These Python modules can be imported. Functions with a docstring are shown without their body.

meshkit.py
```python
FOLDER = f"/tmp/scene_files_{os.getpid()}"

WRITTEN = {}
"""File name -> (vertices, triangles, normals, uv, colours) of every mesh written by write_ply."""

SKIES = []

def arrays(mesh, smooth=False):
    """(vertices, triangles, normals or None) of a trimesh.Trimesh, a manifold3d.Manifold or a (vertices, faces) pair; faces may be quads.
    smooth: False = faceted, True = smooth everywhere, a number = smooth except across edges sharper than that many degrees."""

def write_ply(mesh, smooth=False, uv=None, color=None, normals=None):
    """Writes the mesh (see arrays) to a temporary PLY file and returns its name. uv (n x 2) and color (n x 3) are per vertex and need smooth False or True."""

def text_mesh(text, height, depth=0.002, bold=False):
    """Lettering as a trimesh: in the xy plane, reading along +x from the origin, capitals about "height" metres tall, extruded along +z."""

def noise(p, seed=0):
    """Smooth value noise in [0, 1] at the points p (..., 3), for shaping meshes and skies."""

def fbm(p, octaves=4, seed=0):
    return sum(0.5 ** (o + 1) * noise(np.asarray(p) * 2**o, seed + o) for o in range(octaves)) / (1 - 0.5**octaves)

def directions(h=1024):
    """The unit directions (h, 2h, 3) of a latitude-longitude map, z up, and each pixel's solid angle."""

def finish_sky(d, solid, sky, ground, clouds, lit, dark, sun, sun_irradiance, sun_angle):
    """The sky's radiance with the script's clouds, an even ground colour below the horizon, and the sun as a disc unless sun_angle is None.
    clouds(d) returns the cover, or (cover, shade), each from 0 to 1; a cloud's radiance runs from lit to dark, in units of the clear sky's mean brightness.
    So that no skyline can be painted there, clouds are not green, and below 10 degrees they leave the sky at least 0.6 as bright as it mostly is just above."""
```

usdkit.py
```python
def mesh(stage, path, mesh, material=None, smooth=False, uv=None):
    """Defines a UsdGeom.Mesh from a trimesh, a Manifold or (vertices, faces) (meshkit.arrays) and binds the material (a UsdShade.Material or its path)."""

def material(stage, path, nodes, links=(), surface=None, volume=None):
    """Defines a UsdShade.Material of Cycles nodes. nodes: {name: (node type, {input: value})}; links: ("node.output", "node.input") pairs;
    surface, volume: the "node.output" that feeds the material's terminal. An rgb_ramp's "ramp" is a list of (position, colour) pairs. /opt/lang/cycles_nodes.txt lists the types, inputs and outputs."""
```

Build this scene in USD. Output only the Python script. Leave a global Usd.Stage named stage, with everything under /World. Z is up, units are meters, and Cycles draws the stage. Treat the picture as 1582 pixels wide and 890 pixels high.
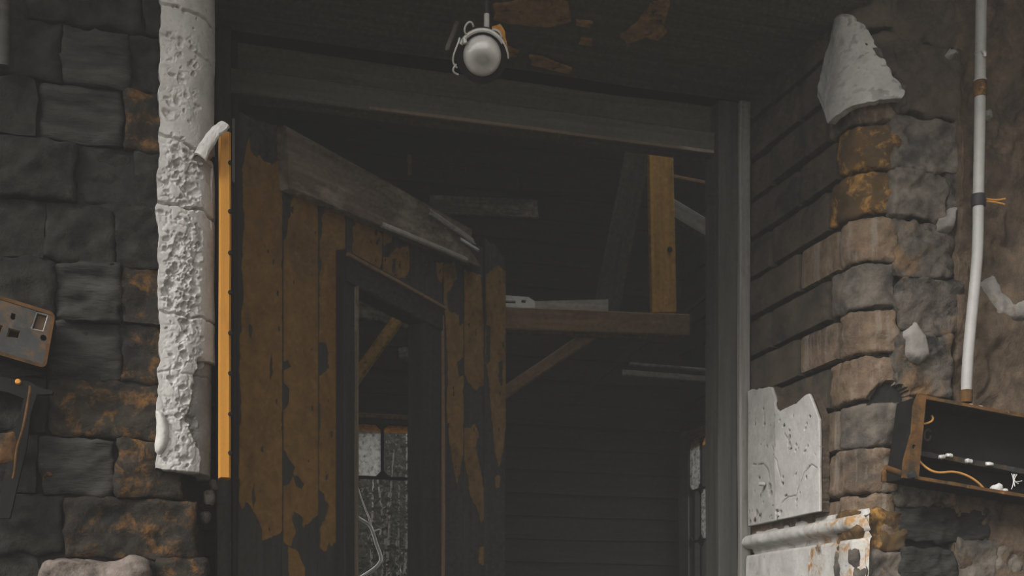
import math, random
import numpy as np, trimesh, shapely
from shapely.geometry import Polygon, MultiPolygon, box as sbox
from shapely import affinity
from scipy.spatial import cKDTree
import meshkit, usdkit
from meshkit import fbm, noise
from pxr import Gf, Sdf, Usd, UsdGeom, UsdLux, UsdShade, Vt

rng = np.random.default_rng(7)
random.seed(7)
stage = Usd.Stage.CreateInMemory()
UsdGeom.SetStageUpAxis(stage, 'Z')
UsdGeom.SetStageMetersPerUnit(stage, 1.0)
world = UsdGeom.Xform.Define(stage, '/World')
stage.SetDefaultPrim(world.GetPrim())

# ------------------------------------------------------------------ camera
F, CX, HOR, EYE = 1871.0, 791.0, 1000.0, 1.5      # focal length, axis, horizon (pixels of 1582 x 890); eye height
YAW = math.radians(16.4)                          # the doorway wall runs along x; the camera looks a little to the right
CS, SN = math.cos(YAW), math.sin(YAW)
cam = UsdGeom.Camera.Define(stage, '/World/camera')
cam.CreateHorizontalApertureAttr(36.0)
cam.CreateVerticalApertureAttr(36.0 * 890 / 1582)
cam.CreateFocalLengthAttr(36.0 * F / 1582)
cam.CreateVerticalApertureOffsetAttr(36.0 * (HOR - 445) / 1582)
cam.CreateFStopAttr(0.0)
cam.CreateClippingRangeAttr(Gf.Vec2f(0.05, 500))
xf = UsdGeom.Xformable(cam)
xf.AddTranslateOp().Set(Gf.Vec3d(0, 0, EYE))
xf.AddRotateXYZOp().Set(Gf.Vec3f(90, 0, -16.4))
cam.CreateExposureAttr(-0.15)

# ------------------------------------------------------------------ light
dome = UsdLux.DomeLight.Define(stage, '/World/sky')
dome.CreateIntensityAttr(.56)
dome.CreateColorAttr(Gf.Vec3f(1.0, 0.985, 0.96))
glow = UsdLux.DistantLight.Define(stage, '/World/sun')      # the hazed sun, low on the left behind the camera
glow.CreateIntensityAttr(6.0)
glow.CreateAngleAttr(24.0)
glow.CreateColorAttr(Gf.Vec3f(1.0, 0.98, 0.94))
UsdGeom.Xformable(glow).AddRotateXYZOp().Set(Gf.Vec3f(90 - 32, 0, -54))   # comes from the left, 32 degrees up


# ------------------------------------------------------------------ measuring: a picture point on a known plane of the place
def ray(px, py):
    rx, rz = (px - CX) / F, (HOR - py) / F
    return np.array([rx * CS + SN, -rx * SN + CS, rz])


def on_y(px, py, y):
    d = ray(px, py); t = y / d[1]
    return np.array([t * d[0], y, EYE + t * d[2]])


def on_x(px, py, x):
    d = ray(px, py); t = x / d[0]
    return np.array([x, t * d[1], EYE + t * d[2]])


def on_z(px, py, z):
    d = ray(px, py); t = (z - EYE) / d[2]
    return np.array([t * d[0], t * d[1], z])


def at(px, py, t):
    d = ray(px, py)
    return np.array([t * d[0], t * d[1], EYE + t * d[2]])


# ------------------------------------------------------------------ scene tree
counts, frames = {}, {}


def free(parent, name):
    key = (parent, name)
    n = counts.get(key, 0); counts[key] = n + 1
    return f'{parent}/{name}' + (f'_{n:03d}' if n else '')


def keys(prim, label=None, cat=None, group=None, kind=None):
    kind = kind or ('thing' if cat else None)
    for k, v in (('label', label), ('category', cat), ('group', group), ('kind', kind)):
        if v:
            prim.SetCustomDataByKey(k, v)


def gf(m):
    return Gf.Matrix4d(*np.asarray(m, float).T.ravel().tolist())


def thing(name, label=None, cat=None, base=(0, 0, 0), group=None, kind=None):
    path = free('/World', name)
    x = UsdGeom.Xform.Define(stage, path)
    m = np.eye(4); m[:3, 3] = base
    x.AddTransformOp().Set(gf(m)); frames[path] = m
    keys(x.GetPrim(), label, cat, group, kind)
    return path


def obj(name, mesh, mat, parent='/World', frame=None, smooth=35, label=None, cat=None, group=None, kind=None, prim=None):
    """Mesh in world coordinates -> one Mesh prim; frame gives it axes of its own (grain runs along its x)."""
    path = free(parent, name)
    pf = frames.get(parent, np.eye(4))
    fr = pf if frame is None else np.asarray(frame, float)
    if hasattr(mesh, 'vertices'):
        v, f = np.array(mesh.vertices), np.array(mesh.faces)
    else:
        v, f = np.asarray(mesh[0], float), np.asarray(mesh[1], int)
    if parent == '/World' and frame is None:
        fr = np.eye(4); fr[:3, 3] = [*(v.min(0) + v.max(0))[:2] / 2, v[:, 2].min()]
    inv = np.linalg.inv(fr)
    v = v @ inv[:3, :3].T + inv[:3, 3]
    m = usdkit.mesh(stage, path, (v, f), '/World/Looks/' + mat, smooth=True if prim is not None else smooth)
    rel = np.linalg.inv(pf) @ fr
    if not np.allclose(rel, np.eye(4)):
        m.AddTransformOp().Set(gf(rel))
    frames[path] = fr
    if prim is not None:
        UsdGeom.PrimvarsAPI(m).CreatePrimvar('coat', Sdf.ValueTypeNames.FloatArray, 'vertex').Set(Vt.FloatArray.FromNumpy(np.asarray(prim, np.float32)))
    keys(m.GetPrim(), label, cat, group, kind)
    return path


# ------------------------------------------------------------------ materials
UsdGeom.Scope.Define(stage, '/World/Looks')


def mottled(name, c1, c2, scale=9, patch=None, pscale=6, plo=.55, phi=.68, patch2=None, p2scale=11, p2lo=.6, p2hi=.7, rough=.9, spec=.15, bump=.6, bscale=60, bdist=.004,
            stretch=(1, 1, 1), coord='position', metal=0.0, streak=None):
    nodes = {
        'g': ('geometry', {}), 'tc': ('texture_coordinate', {}),
        'm': ('mapping', {'scale': stretch}),
        'n': ('noise_texture', {'scale': scale, 'detail': 8, 'roughness': .65}),
        'r': ('rgb_ramp', {'ramp': [(.3, c1), (.7, c2)]}),
        'p': ('principled_bsdf', {'roughness': rough, 'specular_ior_level': spec, 'metallic': metal}),
        'bn': ('noise_texture', {'scale': bscale, 'detail': 6, 'roughness': .65}),
        'b': ('bump', {'strength': bump, 'distance': bdist}),
    }
    src = 'g.position' if coord == 'position' else 'tc.object'
    links = [(src, 'm.vector'), ('m.vector', 'n.vector'), ('n.fac', 'r.fac'), ('m.vector', 'bn.vector'), ('bn.fac', 'b.height'), ('b.normal', 'p.normal')]
    last = 'r.color'
    for k, (col, sc, lo, hi) in enumerate(((patch, pscale, plo, phi), (patch2, p2scale, p2lo, p2hi))):
        if col is None:
            continue
        nodes[f'pn{k}'] = ('noise_texture', {'scale': sc, 'detail': 7, 'roughness': .7, 'distortion': .4})
        nodes[f'pr{k}'] = ('rgb_ramp', {'ramp': [(lo, (0, 0, 0)), (hi, (1, 1, 1))]})
        nodes[f'pm{k}'] = ('mix_color', {'b': col})
        nodes[f'po{k}'] = ('vector_math', {'math_type': 'add', 'vector2': (3.7 * (k + 1), 1.3, 5.1 * k)})
        links += [('m.vector', f'po{k}.vector1'), (f'po{k}.vector', f'pn{k}.vector'), (f'pn{k}.fac', f'pr{k}.fac'), (f'pr{k}.color', f'pm{k}.fac'), (last, f'pm{k}.a')]
        last = f'pm{k}.result'
    if streak is not None:          # run-off marks down the face
        nodes['sm'] = ('mapping', {'scale': (1, 1, .06)})
        nodes['sn'] = ('noise_texture', {'scale': 70, 'detail': 4})
        nodes['sr'] = ('rgb_ramp', {'ramp': [(.52, (0, 0, 0)), (.66, (.6, .6, .6))]})
        nodes['sx'] = ('mix_color', {'b': streak})
        links += [('g.position', 'sm.vector'), ('sm.vector', 'sn.vector'), ('sn.fac', 'sr.fac'), ('sr.color', 'sx.fac'), (last, 'sx.a')]
        last = 'sx.result'
    links.append((last, 'p.base_color'))
    usdkit.material(stage, '/World/Looks/' + name, nodes, links, surface='p.BSDF')


def wood(name, c1, c2, knot=None, rough=.8, spec=.2, fine=55, bump=.5, wear=None, wlo=.55, whi=.7):
    """Grain along the board's own x."""
    nodes = {
        'tc': ('texture_coordinate', {}), 'oi': ('object_info', {}),
        'sh': ('vector_math', {'math_type': 'scale', 'scale': 9.0}),
        'ad': ('vector_math', {'math_type': 'add'}),
        'm': ('mapping', {'scale': (.05, 1, 1)}),
        'n': ('noise_texture', {'scale': fine, 'detail': 6, 'roughness': .6, 'distortion': .3}),
        'r': ('rgb_ramp', {'ramp': [(.3, c1), (.68, c2)]}),
        'm2': ('mapping', {'scale': (.35, 1, 1)}),
        'n2': ('noise_texture', {'scale': 9, 'detail': 6, 'roughness': .65}),
        'r2': ('rgb_ramp', {'ramp': [(wlo, (0, 0, 0)), (whi, (1, 1, 1))]}),
        'x': ('mix_color', {'b': wear if wear is not None else c1}),
        'b': ('bump', {'strength': bump, 'distance': .0015}),
        'p': ('principled_bsdf', {'roughness': rough, 'specular_ior_level': spec}),
    }
    links = [('oi.random', 'sh.vector1'), ('tc.object', 'ad.vector1'), ('sh.vector', 'ad.vector2'), ('ad.vector', 'm.vector'), ('ad.vector', 'm2.vector'),
             ('m.vector', 'n.vector'), ('n.fac', 'r.fac'), ('m2.vector', 'n2.vector'), ('n2.fac', 'r2.fac'), ('r2.color', 'x.fac'), ('r.color', 'x.a'),
             ('x.result', 'p.base_color'), ('n.fac', 'b.height'), ('b.normal', 'p.normal')]
    usdkit.material(stage, '/World/Looks/' + name, nodes, links, surface='p.BSDF')


def plain(name, col, rough=.6, spec=.3, metal=0.0, **kw):
    usdkit.material(stage, '/World/Looks/' + name, {'p': ('principled_bsdf', {'base_color': col, 'roughness': rough, 'specular_ior_level': spec, 'metallic': metal, **kw})}, surface='p.BSDF')


OCH = (.17, .085, .03)
mottled('soot_stone', (.0085, .0083, .0075), (.036, .034, .030), scale=34, patch=(.075, .042, .02), pscale=14, plo=.64, phi=.78, bump=1, bscale=34, bdist=.008)
mottled('soot_shade_stone_grain', (.0085, .0085, .008), (.060, .057, .052), scale=26, patch=(.07, .04, .02), pscale=13, plo=.66, phi=.78, bump=1, bscale=22, bdist=.010, stretch=(.3, .6, 1.3))
mottled('ochre_stone', (.012, .0112, .010), (.048, .039, .029), scale=34, patch=(.16, .078, .025), pscale=34, plo=.50, phi=.68, patch2=(.016, .016, .016), p2scale=13, p2lo=.50, p2hi=.62, bump=1, bscale=50, bdist=.006)
mottled('pale_stone', (.10, .082, .07), (.30, .245, .21), scale=22, patch=(.035, .035, .035), pscale=9, plo=.48, phi=.62, patch2=(.30, .17, .08), p2scale=30, p2lo=.6, p2hi=.72, bump=1, bscale=50, bdist=.006)
mottled('mortar_black', (.013, .013, .012), (.036, .034, .031), scale=20, bump=.8, bscale=90)
mottled('brick_brown', (.115, .081, .055), (.25, .175, .118), scale=30, patch=(.06, .05, .042), pscale=7, plo=.5, phi=.68, patch2=(.27, .15, .065), p2scale=18, p2lo=.62, p2hi=.75, streak=(.27, .23, .19), bump=1, bscale=55, bdist=.006)
mottled('brick_grey', (.065, .056, .048), (.20, .17, .14), scale=30, patch=(.055, .052, .05), pscale=9, plo=.5, phi=.66, patch2=(.25, .15, .075), p2scale=16, p2lo=.62, p2hi=.74, bump=.9, bscale=60)
mottled('brick_dark', (.06, .048, .037), (.115, .09, .066), scale=14, patch=(.035, .033, .03), pscale=8, plo=.5, phi=.66, patch2=(.14, .075, .035), p2scale=18, p2lo=.64, p2hi=.75, bump=.7, bscale=70)
mottled('brick_ochre', (.06, .045, .03), (.13, .075, .03), scale=20, patch=(.42, .22, .06), pscale=26, plo=.52, phi=.68, bump=.9, bscale=60)
mottled('rubble', (.042, .037, .032), (.155, .132, .11), scale=32, patch=(.028, .027, .026), pscale=14, plo=.54, phi=.64, patch2=(.22, .13, .065), p2scale=9, p2lo=.55, p2hi=.7, bump=1, bscale=55, bdist=.007)
mottled('render_brown', (.065, .048, .034), (.175, .125, .086), scale=24, patch=(.05, .043, .038), pscale=10, plo=.53, phi=.68, patch2=(.28, .16, .075), p2scale=14, p2lo=.6, p2hi=.74, bump=1, bscale=60, bdist=.006)
mottled('patch_plaster', (.20, .185, .17), (.36, .335, .305), scale=18, patch=(.20, .15, .11), pscale=22, plo=.58, phi=.7, bump=.7, bscale=70)

# plaster: lime skin over a grey backing coat; the mesh attribute says where the skin has come away
usdkit.material(stage, '/World/Looks/plaster', {
    'g': ('geometry', {}), 'a': ('attribute', {'attribute': 'coat'}),
    'n': ('noise_texture', {'scale': 30, 'detail': 8, 'roughness': .7}),
    'r': ('rgb_ramp', {'ramp': [(.3, (.37, .355, .335)), (.68, (.56, .545, .52))]}),
    'n2': ('noise_texture', {'scale': 60, 'detail': 5, 'roughness': .7}),
    'r2': ('rgb_ramp', {'ramp': [(.58, (0, 0, 0)), (.72, (.75, .75, .75))]}),
    'st': ('mix_color', {'b': (.33, .25, .18)}),
    'k': ('rgb_ramp', {'ramp': [(.35, (.17, .165, .155)), (.65, (.26, .25, .235))]}),
    'x': ('mix_color', {}),
    'bn': ('noise_texture', {'scale': 140, 'detail': 4}),
    'b': ('bump', {'strength': .5, 'distance': .002}),
    'p': ('principled_bsdf', {'roughness': .9, 'specular_ior_level': .15})},
    [('g.position', 'n.vector'), ('n.fac', 'r.fac'), ('g.position', 'n2.vector'), ('n2.fac', 'r2.fac'), ('r2.color', 'st.fac'), ('r.color', 'st.a'), ('n.fac', 'k.fac'),
     ('k.color', 'x.a'), ('st.result', 'x.b'), ('a.fac', 'x.fac'), ('x.result', 'p.base_color'), ('g.position', 'bn.vector'), ('bn.fac', 'b.height'), ('b.normal', 'p.normal')], surface='p.BSDF')
def lime(name, c1, c2, k1, k2):
    usdkit.material(stage, '/World/Looks/' + name, {
        'g': ('geometry', {}), 'a': ('attribute', {'attribute': 'coat'}),
        'n': ('noise_texture', {'scale': 26, 'detail': 8, 'roughness': .7}), 'r': ('rgb_ramp', {'ramp': [(.3, c1), (.68, c2)]}),
        'n2': ('noise_texture', {'scale': 45, 'detail': 5, 'roughness': .7}), 'r2': ('rgb_ramp', {'ramp': [(.6, (0, 0, 0)), (.74, (.7, .7, .7))]}), 'st': ('mix_color', {'b': (.40, .30, .22)}),
        'k': ('rgb_ramp', {'ramp': [(.35, k1), (.65, k2)]}), 'x': ('mix_color', {}),
        'bn': ('noise_texture', {'scale': 140, 'detail': 4}), 'b': ('bump', {'strength': .4, 'distance': .002}),
        'p': ('principled_bsdf', {'roughness': .9, 'specular_ior_level': .15})},
        [('g.position', 'n.vector'), ('n.fac', 'r.fac'), ('g.position', 'n2.vector'), ('n2.fac', 'r2.fac'), ('r2.color', 'st.fac'), ('r.color', 'st.a'), ('n.fac', 'k.fac'),
         ('k.color', 'x.a'), ('st.result', 'x.b'), ('a.fac', 'x.fac'), ('x.result', 'p.base_color'), ('g.position', 'bn.vector'), ('bn.fac', 'b.height'), ('b.normal', 'p.normal')], surface='p.BSDF')


lime('plaster_panel_lime', (.47, .455, .43), (.68, .66, .63), (.03, .025, .02), (.07, .056, .042))
mottled('backing_mortar', (.05, .038, .028), (.12, .09, .065), scale=50, patch=(.2, .15, .10), pscale=70, plo=.6, phi=.7, bump=1, bscale=110, bdist=.004)
mottled('plaster_plain', (.44, .425, .40), (.63, .61, .58), scale=30, patch=(.30, .22, .15), pscale=50, plo=.62, phi=.74, bump=.5, bscale=140, bdist=.002)
mottled('plaster_stained', (.40, .38, .355), (.60, .575, .54), scale=26, patch=(.40, .22, .08), pscale=28, plo=.5, phi=.62, patch2=(.10, .085, .07), p2scale=30, p2lo=.58, p2hi=.68, bump=.6, bscale=110, bdist=.003)

wood('wood_bare', (.040, .040, .036), (.068, .066, .058), wear=(.033, .031, .027))
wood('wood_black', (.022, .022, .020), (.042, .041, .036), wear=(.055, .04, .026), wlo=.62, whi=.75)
wood('wood_frame', (.042, .040, .036), (.080, .076, .068), wear=(.05, .046, .04))
wood('wood_frame_pale', (.15, .142, .13), (.30, .285, .262), wear=(.07, .058, .047))
wood('wood_header', (.070, .067, .055), (.120, .112, .088), wear=(.075, .058, .04), wlo=.6, whi=.75)
wood('wood_rail', (.12, .088, .06), (.23, .178, .13), wear=(.36, .30, .24), wlo=.54, whi=.66)
wood('wood_golden', (.56, .29, .055), (.80, .45, .10), wear=(.40, .21, .05))
wood('wood_brown', (.19, .115, .06), (.30, .185, .10), wear=(.17, .075, .032))
wood('wood_pale', (.20, .18, .16), (.32, .295, .265), wear=(.14, .115, .09))
wood('wood_blade', (.40, .37, .335), (.56, .525, .48), wear=(.28, .2, .13))
wood('wood_white', (.80, .79, .77), (.93, .92, .90), wear=(.55, .40, .25), wlo=.62, whi=.75)
wood('wood_orange', (.42, .18, .025), (.54, .25, .038), wear=(.34, .155, .03), rough=.6)
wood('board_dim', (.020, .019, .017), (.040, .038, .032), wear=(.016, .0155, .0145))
mottled('paint_ochre', (.215, .112, .026), (.31, .170, .042), scale=26, patch=(.14, .075, .024), pscale=9, plo=.5, phi=.7, patch2=(.30, .2, .09), p2scale=80, p2lo=.6, p2hi=.72, rough=.75, spec=.2, bump=.5, bscale=160, bdist=.0012)
mottled('paint_flake', (.22, .125, .055), (.40, .23, .10), scale=30, patch=(.06, .045, .03), pscale=40, plo=.55, phi=.66, rough=.8, bump=.5, bscale=120, bdist=.002)
mottled('rust', (.08, .040, .016), (.20, .10, .034), scale=26, patch=(.05, .036, .024), pscale=18, plo=.5, phi=.64, patch2=(.42, .22, .06), p2scale=40, p2lo=.6, p2hi=.72, rough=.85, bump=.7, bscale=120, bdist=.002)
mottled('rust_dark', (.05, .027, .013), (.14, .07, .026), scale=26, patch=(.03, .022, .016), pscale=18, plo=.5, phi=.64, patch2=(.24, .125, .04), p2scale=40, p2lo=.62, p2hi=.74, rough=.85, bump=.7, bscale=120, bdist=.002)
mottled('steel_rusty', (.014, .014, .0135), (.034, .034, .0325), scale=18, patch=(.085, .043, .014), pscale=16, plo=.52, phi=.62, patch2=(.07, .07, .068), p2scale=22, p2lo=.6, p2hi=.7, rough=.6, spec=.4, bump=.4, bscale=110, bdist=.0015)
mottled('steel_dark', (.007, .007, .0065), (.017, .016, .0145), scale=18, patch=(.07, .036, .013), pscale=24, plo=.62, phi=.72, rough=.8, spec=.15, bump=.5, bscale=110, bdist=.002)
mottled('steel_pale', (.50, .485, .465), (.76, .74, .71), scale=40, patch=(.35, .19, .07), pscale=60, plo=.60, phi=.70, rough=.45, spec=.5, metal=.15, bump=.3, bscale=160, bdist=.001)
mottled('pvc_white', (.36, .35, .335), (.45, .44, .42), scale=25, patch=(.40, .37, .33), pscale=40, plo=.6, phi=.72, rough=.5, spec=.35, bump=.15, bscale=160, bdist=.001)
mottled('wire_orange', (.55, .26, .07), (.70, .36, .10), scale=60, rough=.5, spec=.4, bump=.1)
mottled('tape_black', (.02, .02, .02), (.035, .035, .034), scale=60, rough=.6, spec=.3, bump=.3)
mottled('foam_white', (.55, .54, .52), (.72, .71, .69), scale=60, bump=.8, bscale=160, bdist=.003)
mottled('floor_concrete', (.06, .058, .055), (.12, .115, .105), scale=4, patch=(.04, .038, .035), pscale=3, bump=.6, bscale=40)
mottled('earth', (.05, .042, .03), (.10, .09, .06), scale=3, bump=.8, bscale=20)
mottled('bark_white', (.60, .58, .55), (.82, .80, .77), scale=30, bump=.6, bscale=80)
mottled('bark', (.30, .27, .24), (.52, .49, .45), scale=30, bump=.8, bscale=80)
mottled('lamp_rust', (.45, .20, .04), (.75, .36, .07), scale=60, patch=(.88, .46, .08), pscale=50, plo=.52, phi=.6, rough=.8, bump=.5, bscale=160, bdist=.001)


def leaf_mat(name, c1, c2):
    usdkit.material(stage, '/World/Looks/' + name, {
        'g': ('geometry', {}), 'r': ('rgb_ramp', {'ramp': [(0, c1), (.55, c1), (1, c2)]}),
        'p': ('principled_bsdf', {'roughness': .6, 'specular_ior_level': .3}), 't': ('translucent_bsdf', {}), 'x': ('mix_closure', {'fac': .3})},
        [('g.random_per_island', 'r.fac'), ('r.color', 'p.base_color'), ('r.color', 't.color'), ('p.BSDF', 'x.closure1'), ('t.BSDF', 'x.closure2')], surface='x.closure')


leaf_mat('leaf_grey', (.05, .052, .043), (.88, .87, .84))
leaf_mat('leaf_dark', (.02, .024, .017), (.06, .062, .045))
leaf_mat('leaf_orange', (.10, .07, .04), (.95, .52, .14))
usdkit.material(stage, '/World/Looks/cloth_ochre', {
    'g': ('geometry', {}), 'n': ('noise_texture', {'scale': 60, 'detail': 5, 'roughness': .7}), 'r': ('rgb_ramp', {'ramp': [(.3, (.70, .42, .13)), (.7, (.95, .66, .27))]}),
    'd': ('diffuse_bsdf', {}), 't': ('translucent_bsdf', {}), 'x': ('mix_closure', {'fac': .75})},
    [('g.position', 'n.vector'), ('n.fac', 'r.fac'), ('r.color', 'd.color'), ('r.color', 't.color'), ('d.BSDF', 'x.closure1'), ('t.BSDF', 'x.closure2')], surface='x.closure')
usdkit.material(stage, '/World/Looks/pane_dirty', {
    'g': ('geometry', {}), 'n': ('noise_texture', {'scale': 55, 'detail': 7, 'roughness': .75}), 'r': ('rgb_ramp', {'ramp': [(.38, (.10, .10, .10)), (.62, (.75, .75, .75))]}),
    't': ('transparent_bsdf', {'color': (.9, .9, .88)}), 'd': ('translucent_bsdf', {'color': (.85, .84, .81)}), 's': ('glossy_bsdf', {'roughness': .1}), 'f': ('fresnel', {'IOR': 1.5}),
    'x': ('mix_closure', {}), 'y': ('mix_closure', {})},
    [('g.position', 'n.vector'), ('n.fac', 'r.fac'), ('r.color', 'x.fac'), ('t.BSDF', 'x.closure1'), ('d.BSDF', 'x.closure2'), ('f.fac', 'y.fac'), ('x.closure', 'y.closure1'), ('s.BSDF', 'y.closure2')], surface='y.closure')
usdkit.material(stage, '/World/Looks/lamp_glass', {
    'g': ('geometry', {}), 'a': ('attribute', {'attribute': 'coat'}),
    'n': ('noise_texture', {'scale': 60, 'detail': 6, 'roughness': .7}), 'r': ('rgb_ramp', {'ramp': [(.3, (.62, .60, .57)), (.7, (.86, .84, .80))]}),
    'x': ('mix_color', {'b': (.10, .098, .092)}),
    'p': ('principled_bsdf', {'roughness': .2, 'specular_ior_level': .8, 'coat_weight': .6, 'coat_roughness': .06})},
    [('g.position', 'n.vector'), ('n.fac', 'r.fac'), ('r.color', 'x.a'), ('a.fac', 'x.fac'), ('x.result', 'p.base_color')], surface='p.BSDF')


# ------------------------------------------------------------------ shapes
def grid_faces(nv, nu, wrap=False):
    i, j = np.meshgrid(np.arange(nv - 1), np.arange(nu if wrap else nu - 1), indexing='ij')
    a = (i * nu + j).ravel(); b = (i * nu + (j + 1) % nu).ravel(); c = ((i + 1) * nu + (j + 1) % nu).ravel(); d = ((i + 1) * nu + j).ravel()
    return np.vstack([np.stack([a, b, c], 1), np.stack([a, c, d], 1)])


def fix(m):
    m.fix_normals()
    return m


def sheet(P, N, thick):
    """A solid sheet: front points P (nv, nu, 3), outward normals N, thickness."""
    nv, nu = P.shape[:2]
    Q = P - N * (np.asarray(thick)[..., None] if np.ndim(thick) else thick)
    v = np.vstack([P.reshape(-1, 3), Q.reshape(-1, 3)])
    f = grid_faces(nv, nu); k = nv * nu
    loop = np.concatenate([np.arange(nu), np.arange(1, nv) * nu + nu - 1, (nv - 1) * nu + np.arange(nu - 2, -1, -1), np.arange(nv - 2, 0, -1) * nu])
    a, b = loop, np.roll(loop, -1)
    side = np.vstack([np.stack([a, a + k, b + k], 1), np.stack([a, b + k, b], 1)])
    m = trimesh.Trimesh(v, np.vstack([f, f[:, ::-1] + k, side]), process=False)
    if m.volume < 0:
        m.invert()
    return m


def rock(size, r=.008, amp=.004, freq=22, seed=0, step=.03, squash=None):
    """A rough block centred on the origin: rounded box, displaced by noise."""
    size = np.asarray(size, float)
    n = np.maximum(2, np.ceil(size / step).astype(int) + 1)
    vs, fs, o = [], [], 0
    for ax in range(3):
        u, v = [(1, 2), (2, 0), (0, 1)][ax]
        a, b = np.meshgrid(np.linspace(-.5, .5, n[u]), np.linspace(-.5, .5, n[v]), indexing='xy')
        for sgn in (-1, 1):
            p = np.zeros((*a.shape, 3)); p[..., u], p[..., v], p[..., ax] = a, b, .5 * sgn
            vs.append(p.reshape(-1, 3) * size)
            f = grid_faces(*a.shape)
            fs.append((f if sgn > 0 else f[:, ::-1]) + o); o += a.size
    m = trimesh.Trimesh(np.vstack(vs), np.vstack(fs), process=False)
    m.merge_vertices(digits_vertex=6)
    p = np.array(m.vertices)
    inner = np.maximum(size / 2 - r, 1e-4)
    q = np.clip(p, -inner, inner)
    d = p - q; L = np.linalg.norm(d, axis=1, keepdims=True)
    nrm = d / np.maximum(L, 1e-9)
    p = q + nrm * r
    p += nrm * ((fbm(p * freq + seed * 7.31 + 50, 4, seed) - .5)[:, None] * 2 * amp)
    p += (np.stack([fbm(p * freq * .5 + 90 + seed, 2, seed + k) for k in range(3)], 1) - .5) * amp
    m.vertices = p
    return m


def frame_of(p0, p1, face):
    """Axes for a board from p0 to p1 whose broad face looks towards face: x along, y across, z out of the face."""
    x = np.asarray(p1, float) - p0; L = np.linalg.norm(x); x = x / L
    z = np.asarray(face, float); z = z - x * (z @ x); z /= np.linalg.norm(z)
    m = np.eye(4); m[:3, 0], m[:3, 1], m[:3, 2], m[:3, 3] = x, np.cross(z, x), z, p0
    return m, L


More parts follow.
